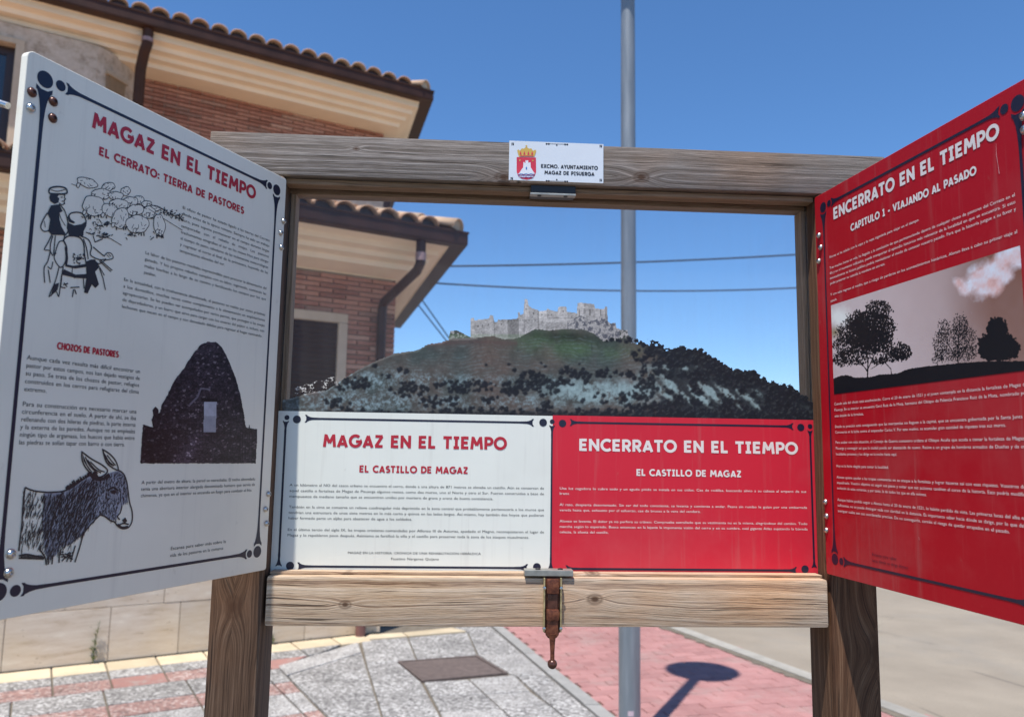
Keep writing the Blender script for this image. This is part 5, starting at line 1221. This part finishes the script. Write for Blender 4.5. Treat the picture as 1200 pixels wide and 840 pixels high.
m_wglass = NT('window_glass'); m_wglass.fin((.02, .025, .03, 1), .04, 0, .9); m_wglass = m_wglass.m

LW_N, UW_N = .18, 2.05                     # planes of the lower and upper brick walls
LWX, UWX = .113, .645                      # their right-hand corners
LZT, UZT = 3.17, 5.40
DEEP = 7.0
def corner_x(x0, n0, n): return x0+(n-n0)*vx
# core volumes
lowcore = [(-9, LW_N+.02), (LWX-.02, LW_N+.02), (corner_x(LWX-.02, LW_N, 4.0), 4.0), (-9, 4.0)]
MB().prism(lowcore, 0, LZT+.05).build('lower_wall', m_mortar, house)
upcore = [(-9, UW_N+.02), (UWX-.02, UW_N+.02), (corner_x(UWX-.02, UW_N, DEEP), DEEP), (-9, DEEP)]
MB().prism(upcore, 0, UZT+.05).build('upper_wall', m_mortar, house)
# brickwork
BL, BH, BD, SPX, SPZ = .236, .0345, .03, .246, .0450
bm_ = [MB().box((-BL/2, 0, -BH/2), (BL/2, BD, BH/2)).mesh('brick') for _ in range(1)][0]; bm_.materials.append(m_brick)
nb = 0
def wall_bricks(xr, plane, z0, z1, xl, singles, holes=(), side_len=0, name='brickwork'):
    global nb
    mass = MB(); r = 0; z = z0+SPZ/2
    while z < z1-.01:
        x = xr-(BL/2)-(0 if r % 2 == 0 else -SPX/2)
        first = True
        while x > xl:
            a, b = x-BL/2, min(x+BL/2, xr)
            if b-a > .05:
                segs = [(a, b)]
                for (hx0, hx1, hz0, hz1) in holes:
                    if hz0-.01 < z < hz1+.01:
                        ns = []
                        for s0, s1 in segs:
                            if s1 <= hx0 or s0 >= hx1: ns.append((s0, s1))
                            else:
                                if hx0-s0 > .04: ns.append((s0, hx0-.006))
                                if s1-hx1 > .04: ns.append((hx1+.006, s1))
                        segs = ns
                for s0, s1 in segs:
                    yy = plane-BD+.022+random.uniform(-.002, .002)
                    if singles(s0, z) and nb < 290:
                        o = bpy.data.objects.new('brick', bm_); COL.objects.link(o); o.parent = house; o.location = ((s0+s1)/2, yy, z); o.scale = ((s1-s0)/BL, 1, 1); nb += 1
                    else: mass.box((s0, yy, z-BH/2), (s1, yy+BD, z+BH/2))
            x -= SPX
        if side_len:                                   # return face round the corner
            y = plane+.02+(0 if r % 2 else -.12)
            while y < plane+side_len:
                y2 = y+BL; X1 = xr+(y-plane)*vx; X2 = xr+(y2-plane)*vx
                ya = max(y, plane)
                Xa = xr+(ya-plane)*vx
                mass.add([(Xa-.03, ya, z-BH/2), (Xa+.002, ya, z-BH/2), (X2+.002, y2, z-BH/2), (X2-.03, y2, z-BH/2), (Xa-.03, ya, z+BH/2), (Xa+.002, ya, z+BH/2), (X2+.002, y2, z+BH/2), (X2-.03, y2, z+BH/2)],
                         [(0, 3, 2, 1), (4, 5, 6, 7), (0, 1, 5, 4), (1, 2, 6, 5), (2, 3, 7, 6), (3, 0, 4, 7)])
                y += SPX
        z += SPZ; r += 1
    mass.build(name, m_brickm, house)['kind'] = 'stuff'
WX0, WX1, WZ0, WZ1 = -1.62, -.435, 1.35, 2.71       # lower window opening
SUR = .085
wall_bricks(LWX, LW_N, .95, LZT, -5.2, lambda x, z: x > -1.05 and z > 2.3, [(WX0-SUR, WX1+SUR, WZ0-SUR, WZ1+SUR)], 3.6)
wall_bricks(UWX, UW_N, 4.78, UZT, -2.06, lambda x, z: x > -2.1 and z > 4.95, [(-1.0, .02, 4.2, 4.86)], 3.6)
# stone band low on the upper wall
MB().box((.02, UW_N-.035, 4.0), (UWX+.02, UW_N+.03, 4.775)).build('stone_panel', m_rstone, house)
MB().box((UWX+.02, UW_N-.05, 3.9), (UWX+.10, UW_N+.05, 5.3)).build('corner_downpipe', m_gutter, house)
uw = MB()
uw.box((-1.0, UW_N-.004, 4.2), (-.94, UW_N+.03, 4.86)).box((-.09, UW_N-.004, 4.2), (.015, UW_N+.03, 4.86)).box((-.94, UW_N-.004, 4.80), (-.09, UW_N+.03, 4.86)).box((-.54, UW_N-.002, 4.2), (-.50, UW_N+.03, 4.80))
wfu = uw.build('window', m_frame, house); MB().box((-.94, UW_N+.005, 4.2), (-.09, UW_N+.012, 4.8)).build('pane', m_wglass, wfu)

# plinth of travertine slabs
pl = empty('terrace_wall', tuple(HO), HA, label='low terrace wall of pale travertine slabs at the foot of the brick house', cat='wall'); ORG[pl.name] = (0, 0, 0)
MB().prism([(-9, .03), (-.02, .03), (.30, 1.15), (-9, 1.15)], -.1, .955).build('plinth_core', m_mortar, pl)
zs = [0, .385, .72, .96]; widths = [.62, .36, .70, .52, .66]
for r in range(3):
    x = -.004-(0 if r % 2 == 0 else .3); i = r
    MB().box((x, .002, zs[r]+.002), (-.004, .04, zs[r+1]-.002), .002).build('stone_slab', m_trav, pl) if r % 2 else None
    while x > -6:
        w_ = (.66, .36, .62, .48)[i % 4]; MB().box((x-w_+.002, random.uniform(0, .003), zs[r]+.002), (x-.002, .04, zs[r+1]-.002), .003).build('stone_slab', m_trav, pl); x -= w_; i += 1
    for k in range(2):
        y0 = .0+k*.5; y1 = y0+.497
        MB().add([(y0*vx-.03, y0+.001, zs[r]+.002), (y0*vx, y0+.001, zs[r]+.002), (y1*vx, y1, zs[r]+.002), (y1*vx-.03, y1, zs[r]+.002), (y0*vx-.03, y0+.001, zs[r+1]-.002), (y0*vx, y0+.001, zs[r+1]-.002), (y1*vx, y1, zs[r+1]-.002), (y1*vx-.03, y1, zs[r+1]-.002)],
                 [(0, 3, 2, 1), (4, 5, 6, 7), (0, 1, 5, 4), (1, 2, 6, 5), (2, 3, 7, 6), (3, 0, 4, 7)]).build('stone_slab', m_trav, pl)
MB().prism([(-9, -.012), (.0, -.012), (.34, 1.2), (-9, 1.2)], .962, .992).build('plinth_coping', m_trav, pl)

# lower window: stone surround and roller shutter
m_sur = gritty('window_stone', (.62, .50, .37, 1), (.55, .44, .32, 1), 8, .05)
wn = empty('window', (0, 0, 0)); wn.parent = house; ORG[wn.name] = (0, 0, 0)
Y0, Y1 = LW_N-.028, LW_N+.10
MB().box((WX0-SUR, Y0, WZ1), (WX1+SUR, Y1, WZ1+SUR), .004).build('lintel', m_sur, wn); MB().box((WX1, Y0, WZ0), (WX1+SUR, Y1, WZ1-.002), .004).build('jamb', m_sur, wn)
MB().box((WX0-SUR, Y0, WZ0), (WX0, Y1, WZ1-.002), .004).build('jamb', m_sur, wn); MB().box((WX0-SUR-.03, Y0-.03, WZ0-.05), (WX1+SUR+.03, Y1, WZ0-.002), .004).build('sill', m_sur, wn)
for n_ in range(30):
    z = WZ1-.012-n_*.045
    if z-.045 < WZ0: break
    m = MB(); pr_ = [(0, 0), (-.006, -.010), (-.007, -.022), (-.006, -.034), (0, -.043)]
    for x in (WX0, WX1): m.v += [(x, LW_N+.0+p[0]+.008, z+p[1]) for p in pr_]
    m.f = [(i, i+1, 6+i, 5+i) for i in range(4)]; m.build('shutter_slat', m_shutter, wn)
MB().box((WX0, LW_N+.010, WZ0), (WX1, LW_N+.016, WZ1)).build('shutter_backing', m_shutter, wn)

# stone bay with rounded corner at the upper left
BN = 1.65
def bayring(): return [(-9, BN), (-2.56, BN), (-2.47, BN+.012), (-2.40, BN+.05), (-2.33, BN+.105), (-2.26, BN+.18), (-2.17, BN+.27), (-2.05, UW_N+.03), (-9, UW_N+.03)]
bayp = bayring(); hx0, hx1, hz1 = -3.95, -3.14, 5.26
def bayseg(poly, z0, z1, nm='bay_wall'): return MB().prism(poly, z0, z1).build(nm, m_rstone, house)
bayseg(bayp, hz1, UZT+.05); bayseg([(hx1, BN)]+bayp[1:8]+[(hx1, UW_N+.03)], 3.6, hz1-.0005, 'bay_wall'); bayseg([(-9, BN), (hx0, BN), (hx0, UW_N+.03), (-9, UW_N+.03)], 3.6, hz1-.0005, 'bay_wall')
bw = MB().box((hx0, BN+.09, 3.9), (hx0+.07, BN+.13, hz1-.001)).box((hx1-.07, BN+.09, 3.9), (hx1, BN+.13, hz1-.001)).box((hx0+.07, BN+.09, hz1-.08), (hx1-.07, BN+.13, hz1-.001)).box((-3.59, BN+.088, 3.9), (-3.52, BN+.13, hz1-.08)).build('window', m_frame, house)
MB().box((hx0+.07, BN+.105, 3.9), (hx1-.07, BN+.112, hz1-.08)).build('pane', m_wglass, bw)
for (x0, x1) in ((hx0-.07, hx0-.001), (hx1+.001, hx1+.07)): MB().box((x0, BN-.02, 4.0), (x1, BN+.08, hz1+.0)).build('jamb', m_sur, bw)
MB().box((hx0-.07, BN-.02, hz1+.001), (hx1+.07, BN+.08, hz1+.05)).build('lintel', m_sur, bw)
# narrow recess in the rounded corner
rc = [(-2.375, BN+.055), (-2.205, BN+.215)]
d_ = Vector((rc[1][0]-rc[0][0], rc[1][1]-rc[0][1], 0)).normalized(); n_ = Vector((d_.y, -d_.x, 0))
def rp(p, o): return (p[0]+n_.x*o, p[1]+n_.y*o)
MB().prism([rp(rc[0], .012), rp(rc[1], .012), rp(rc[1], -.06), rp(rc[0], -.06)], 4.2, 5.20).build('corner_shutter', simple('tan_shutter', (.28, .19, .11, 1), .7), house)
MB().prism([rp((rc[0][0]-.02, rc[0][1]-.02), .03), rp((rc[1][0]+.02, rc[1][1]+.02), .03), rp(rc[1], -.06), rp(rc[0], -.06)], 5.201, 5.235).build('corner_lintel', m_sur, house)

# eaves: stepped cornice, gutter, tiles
def eaves(tag_, wx, wn_, wz, ex, en, ez, xl, back, bay=None):
    """cornice swept from the wall corner (wx, wn_) out to the eave corner (ex, en)."""
    prof = [(0, wz), (.0, wz+.012), (.44, wz+.03), (.46, wz+.075), (.62, wz+.085), (.64, wz+.125), (.80, wz+.135), (.82, wz+.18), (.97, wz+.195), (.985, ez-.002), (1.0, ez)]
    m = MB(); k = len(prof)
    for t, z in prof:
        cx, cn = wx+(ex-wx)*t, wn_+(en-wn_)*t
        m.v += [(xl, cn, z), (cx, cn, z), (cx+(back-cn)*vx, back, z)]
    for i in range(k-1):
        a, b = 3*i, 3*i+3; m.f += [(a, a+1, b+1, b), (a+1, a+2, b+2, b+1)]
    m.build('cornice', m_soffit, house)
    # roof slab edge under the tiles
    g = MB(); GW, GH = .115, .12
    def ring(o, z): return [(xl, en-o, z), (ex+o*1.02, en-o, z), (ex+o*1.02+(back-(en-o))*vx, back, z)]
    prof2 = [(-.004, ez), (GW, ez-.004), (GW+.006, ez+.012), (GW+.006, ez+GH-.02), (GW+.014, ez+GH-.012), (GW+.014, ez+GH), (GW-.004, ez+GH), (GW-.006, ez+.02), (.006, ez+.02), (-.004, ez+GH)]
    for o, z in prof2: g.v += ring(o, z)
    for i in range(len(prof2)-1):
        a, b = 3*i, 3*i+3; g.f += [(a, b, b+1, a+1), (a+1, b+1, b+2, a+2)]
    for e in (0, 2): g.f.append(tuple(3*i+e for i in range(6)))
    g.build('gutter', m_gutter, house)
    return GW, GH
GL_ = eaves('low', LWX, LW_N, LZT, .29, -.58, 3.36, -6.5, 3.9)
GU_ = eaves('up', UWX, UW_N, UZT, .87, 1.50, 5.66, -6.5, 6.8)

# roofs
def barrel(L_=.43, r0=.088, r1=.070, th=.011, n=8):
    m = MB()
    for (y, r, dz) in ((0, r0, .012), (L_, r1, 0)):
        for rr in (r, r-th):
            for i in range(n+1):
                t = math.pi*i/n; m.v.append((rr*math.cos(t), y, dz+rr*.86*math.sin(t)))
    q = n+1
    for i in range(n):
        m.f += [(i, i+1, 2*q+i+1, 2*q+i), (q+i, 3*q+i, 3*q+i+1, q+i+1), (i, q+i, q+i+1, i+1), (2*q+i, 2*q+i+1, 3*q+i+1, 3*q+i)]
    m.f += [(0, 2*q, 3*q, q), (n, q+n, 3*q+n, 2*q+n)]
    me = m.mesh('roof_tile'); me.materials.append(m_tile); me.polygons.foreach_set('use_smooth', [True]*len(me.polygons)); return me
tile_me = barrel(); PITCH = R(17.5)
def roof(nm, ex, en, ez, xl, depth, single_rows, xls, pitch=17.5, hipmax=9, mirror=False):
    PITCH = R(pitch)
    rf = empty(nm, (0, 0, 0)); rf.parent = house; ORG[rf.name] = (0, 0, 0)
    st, run = .185, .33; sl = math.tan(PITCH); z0 = ez+.10
    e0 = en-.07; hipk = 1.0                                   # hip recedes 45 deg in plan
    hx = lambda n: ex+.05-(n-e0)*.80
    # bed with pan channels
    m = MB(); X = np.arange(xl, ex+.1, st/6); Nn = np.arange(e0+.13, e0+depth, .165)
    rows_ = []
    for j, n in enumerate(Nn):
        row = []
        for x in X:
            xx = min(x, hx(n)); row.append((xx, n, z0+(n-e0)*sl-.035+.012*math.cos(2*math.pi*(x-ex+.06)/st)+(.012 if j % 2 else 0)))
        rows_.append(row)
    b = 0; W_ = len(X)
    for row in rows_: m.v += row
    for j in range(len(Nn)-1):
        for i in range(W_-1): m.f.append((j*W_+i, j*W_+i+1, (j+1)*W_+i+1, (j+1)*W_+i))
    m.build('tile_bed', m_tile, rf)
    # side slope past the hip
    s = MB(); L_ = 4.6
    P0 = Vector((ex+.05, e0, z0)); dv = Vector((vx, 1, 0))
    for t in np.arange(0, L_, .33):
        for q in range(1, int(depth/.33)):
            pass
    s.add([tuple(P0), tuple(P0+dv*L_), tuple(P0+dv*L_+Vector((-depth*.8, 0, depth*sl))), (hx(e0+depth), e0+depth, z0+depth*sl)], [(0, 1, 2, 3)])
    s.build('side_slope', m_tile, rf)
    shade_plates = MB(); cover = MB(); c_rows = int(depth/run)+1
    for r in range(c_rows):
        n = e0+r*run-.05; z = z0+(n-e0)*sl+.01; x = ex-.06
        while x > xl:
            if x < hx(n+.35)+.10:
                if r == 0: c_ = [(x+.075*math.cos(math.pi*q_/8), n+.05, z+.006+.064*math.sin(math.pi*q_/8)) for q_ in range(9)]; shade_plates.add(c_+[(p_[0], p_[1]+.02, p_[2]) for p_ in c_], [tuple(range(9)), tuple(range(17, 8, -1))])
                jz = random.uniform(-.004, .004); jr = random.uniform(-.03, .03)
                if r < single_rows and x > xls:
                    o = bpy.data.objects.new('roof_tile', tile_me); COL.objects.link(o); o.parent = rf
                    o.location = (x+random.uniform(-.006, .006), n+random.uniform(-.012, .012), z+jz); o.rotation_euler = (PITCH-.03, 0, jr)
                else:
                    Mx = Matrix.Translation((x, n, z+jz)) @ Matrix.Rotation(PITCH-.03, 4, 'X'); cover.add([tuple(Mx @ v.co) for v in tile_me.vertices], [tuple(p.vertices) for p in tile_me.polygons])
            x -= st
    if cover.v: cover.build('tile_field', m_tile, rf)['kind'] = 'stuff'
    shade_plates.build('tile_hollow_shade', m_frame, rf)['kind'] = 'stuff'  # near-black plates added as painted shade inside the open eave tile ends
    # hip tiles
    hd = Vector((-.80, 1, sl*1.0)); hd.normalize(); k = 0; t = -.02
    hm = barrel(.46, .105, .090, .013); hm.name = 'hip_tile'; hm.materials.clear(); hm.materials.append(m_tileo)
    rot = hd.to_track_quat('Y', 'Z')
    while t < min(depth*1.25, hipmax):
        o = bpy.data.objects.new('hip_tile', hm); COL.objects.link(o); o.parent = rf; p = P0+Vector((-.02, 0, .02))+hd*t; o.location = p; o.rotation_mode = 'QUATERNION'; o.rotation_quaternion = rot; t += .37
    # mortar plug closing the first hip tile
    pm_ = MB(); c = P0+Vector((-.02, 0, .025))+hd*.004; ax_ = rot @ Vector((1, 0, 0)); az_ = rot @ Vector((0, 0, 1))
    pm_.add([tuple(c+ax_*.09*math.cos(math.pi*i/8)+az_*.078*math.sin(math.pi*i/8)) for i in range(9)], [tuple(range(9))]); pm_.build('mortar_plug', m_sur, rf)
    # side eave tiles
    sd_ = MB(); t = .15
    while t < 4.0:
        p = P0+dv*t; d2 = Vector((-1, .2, 0)).normalized(); Mx = Matrix.Translation(p+Vector((.05, 0, .01))) @ (Matrix.Rotation(math.atan2(-d2.x, d2.y), 4, 'Z')) @ Matrix.Rotation(PITCH, 4, 'X')
        for r in range(min(7, int(3.2*t))): M2 = Mx @ Matrix.Translation((0, r*.33, 0)); sd_.add([tuple(M2 @ v.co) for v in tile_me.vertices], [tuple(pp.vertices) for pp in tile_me.polygons])
        t += .185
    sd_.build('side_tile_field', m_tile, rf)['kind'] = 'stuff'
    return rf
roof('lower_roof', .29, -.58, 3.38, -6.4, 2.6, 6, -4.3, 16, 1.7)
roof('upper_roof', .87, 1.50, 5.68, -6.4, 2.6, 3, -4.3, 12, 1.2)

# downpipes
def pipe(pts, w_=.05, nm='downpipe', d=None): return MB().tube(pts, w_, 12).build(nm, m_gutter, house, smooth=True)
dpx = .06
gx = -.20
low = pipe([(.0, -.63, 3.37), (.0, -.63, 3.16), (-.01, -.58, 3.10), (-.04, LW_N-.10, 2.93), (-.045, LW_N-.075, 2.86), (-.045, LW_N-.075, .6)], .043)
MB().tube([(-.20, -.06, 1.2), (-.20, -.06, 0)], .043, 12).build('downpipe', simple('rusty_red_pipe', (.16, .07, .06, 1), .6), pl, smooth=True)
MB().tube([(.0, -.63, 3.25), (.0, -.63, 3.18)], .047, 12).build('pipe_collar', simple('faded_collar', (.32, .21, .20, 1), .5), low, smooth=True)
up = pipe([(-2.06, 1.47, 5.67), (-2.06, 1.47, 5.50), (-2.075, 1.52, 5.44), (-2.09, 1.62, 5.30), (-2.09, 1.62, 4.0)], .052)
MB().tube([(-2.06, 1.47, 5.56), (-2.06, 1.47, 5.52)], .056, 12).build('pipe_collar', simple('faded_collar_b', (.32, .21, .20, 1), .5), up, smooth=True)

# ================================================================== CABLES
m_cable = simple('black_cable', (.03, .03, .035, 1), .6)
def cable(a, b, sag, r, label, ta=0.0, tb=1.0):
    a, b = Vector(a), Vector(b); pts = [a+(b-a)*t-Vector((0, 0, sag*4*t*(1-t) if t <= 1 else -sag*4*(t-1))) for t in np.concatenate([np.linspace(ta, 1, 20), np.linspace(1.05, max(tb, 1.1), 20)] if tb > 1 else [np.linspace(ta, tb, 20)])]
    m = MB().tube(pts, r, 6); o = m.build('overhead_cable', m_cable, smooth=True); tag(o, label, 'cable', 'overhead cables'); return o
def ypt(x, y, Y):
    F_ = fw; d = F_+r2*((x-600)/920.37)+u2*((420-y)/920.37); return CAM+d*((Y-CAM.y)/d.y)
cable(ypt(520, 312, 10.5), ypt(940, 298, 12.0), .04, .014, 'upper of the two overhead cables crossing the sky in the clear panel', -.12, 9)
cable(ypt(512, 332, 9.9), ypt(940, 337, 12.0), .085, .012, 'lower of the two overhead cables crossing the sky in the clear panel', -.10, 9)
c_a, c_b = ypt(490, 360, 11.0), ypt(521, 399, 11.0); dd_ = c_b-c_a
cable(c_a-dd_*1.0+Vector((-.1, -.6, .1)), c_b+dd_*4.5, .0, .010, 'left of the two steep cables beside the castle in the panel')
c_a, c_b = ypt(497, 357, 11.0), ypt(527, 399, 11.0); dd_ = c_b-c_a
cable(c_a-dd_*1.0+Vector((-.1, -.6, .1)), c_b+dd_*4.5, .0, .010, 'right of the two steep cables beside the castle in the panel')

# ================================================================== WEEDS
m_leaf = simple('weed_green', (.085, .13, .035, 1), .6, var=.35, scale=40); m_dry = simple('dry_stalk', (.30, .24, .12, 1), .8)
def weed(x, n, hgt, label, k=22, lean=(.03, 0)):
    X_, Y_ = hw(x, n); w_ = empty('wall_weed', (X_, Y_, 0), label=label, cat='weed'); ORG[w_.name] = (X_, Y_, 0)
    m = MB(); q = MB()
    pts = [Vector((X_+lean[0]*t*t, Y_+lean[1]*t, hgt*t)) for t in np.linspace(0, 1, 7)]
    m.tube(pts, [.004*(1-.7*i/6) for i in range(7)], 5); m.build('stem', m_leaf, w_)
    for i in range(k):
        t = random.uniform(.02, .98); p = Vector((X_+lean[0]*t*t, Y_, hgt*t)); a = random.uniform(0, 6.28); l = random.uniform(.02, .05)*(1.15-t*.7)
        d = Vector((math.cos(a), -abs(math.sin(a))*.5, random.uniform(.2, .9))).normalized(); s_ = d.cross(Vector((0, 0, 1))).normalized()*l*.22
        q.add([tuple(p), tuple(p+d*l*.5+s_), tuple(p+d*l), tuple(p+d*l*.5-s_)], [(0, 1, 2, 3)])
    q.build('leaves', m_leaf, w_)
weed(-2.22, -.016, .30, 'tall green weed growing up the pale stone wall below the open left door', 60)
weed(-.93, -.016, .075, 'small green tuft growing at the wall foot behind the left post', 26, (.0, 0))
print('objects', len(bpy.data.objects), 'tris', sum(len(m.polygons) for m in bpy.data.meshes))
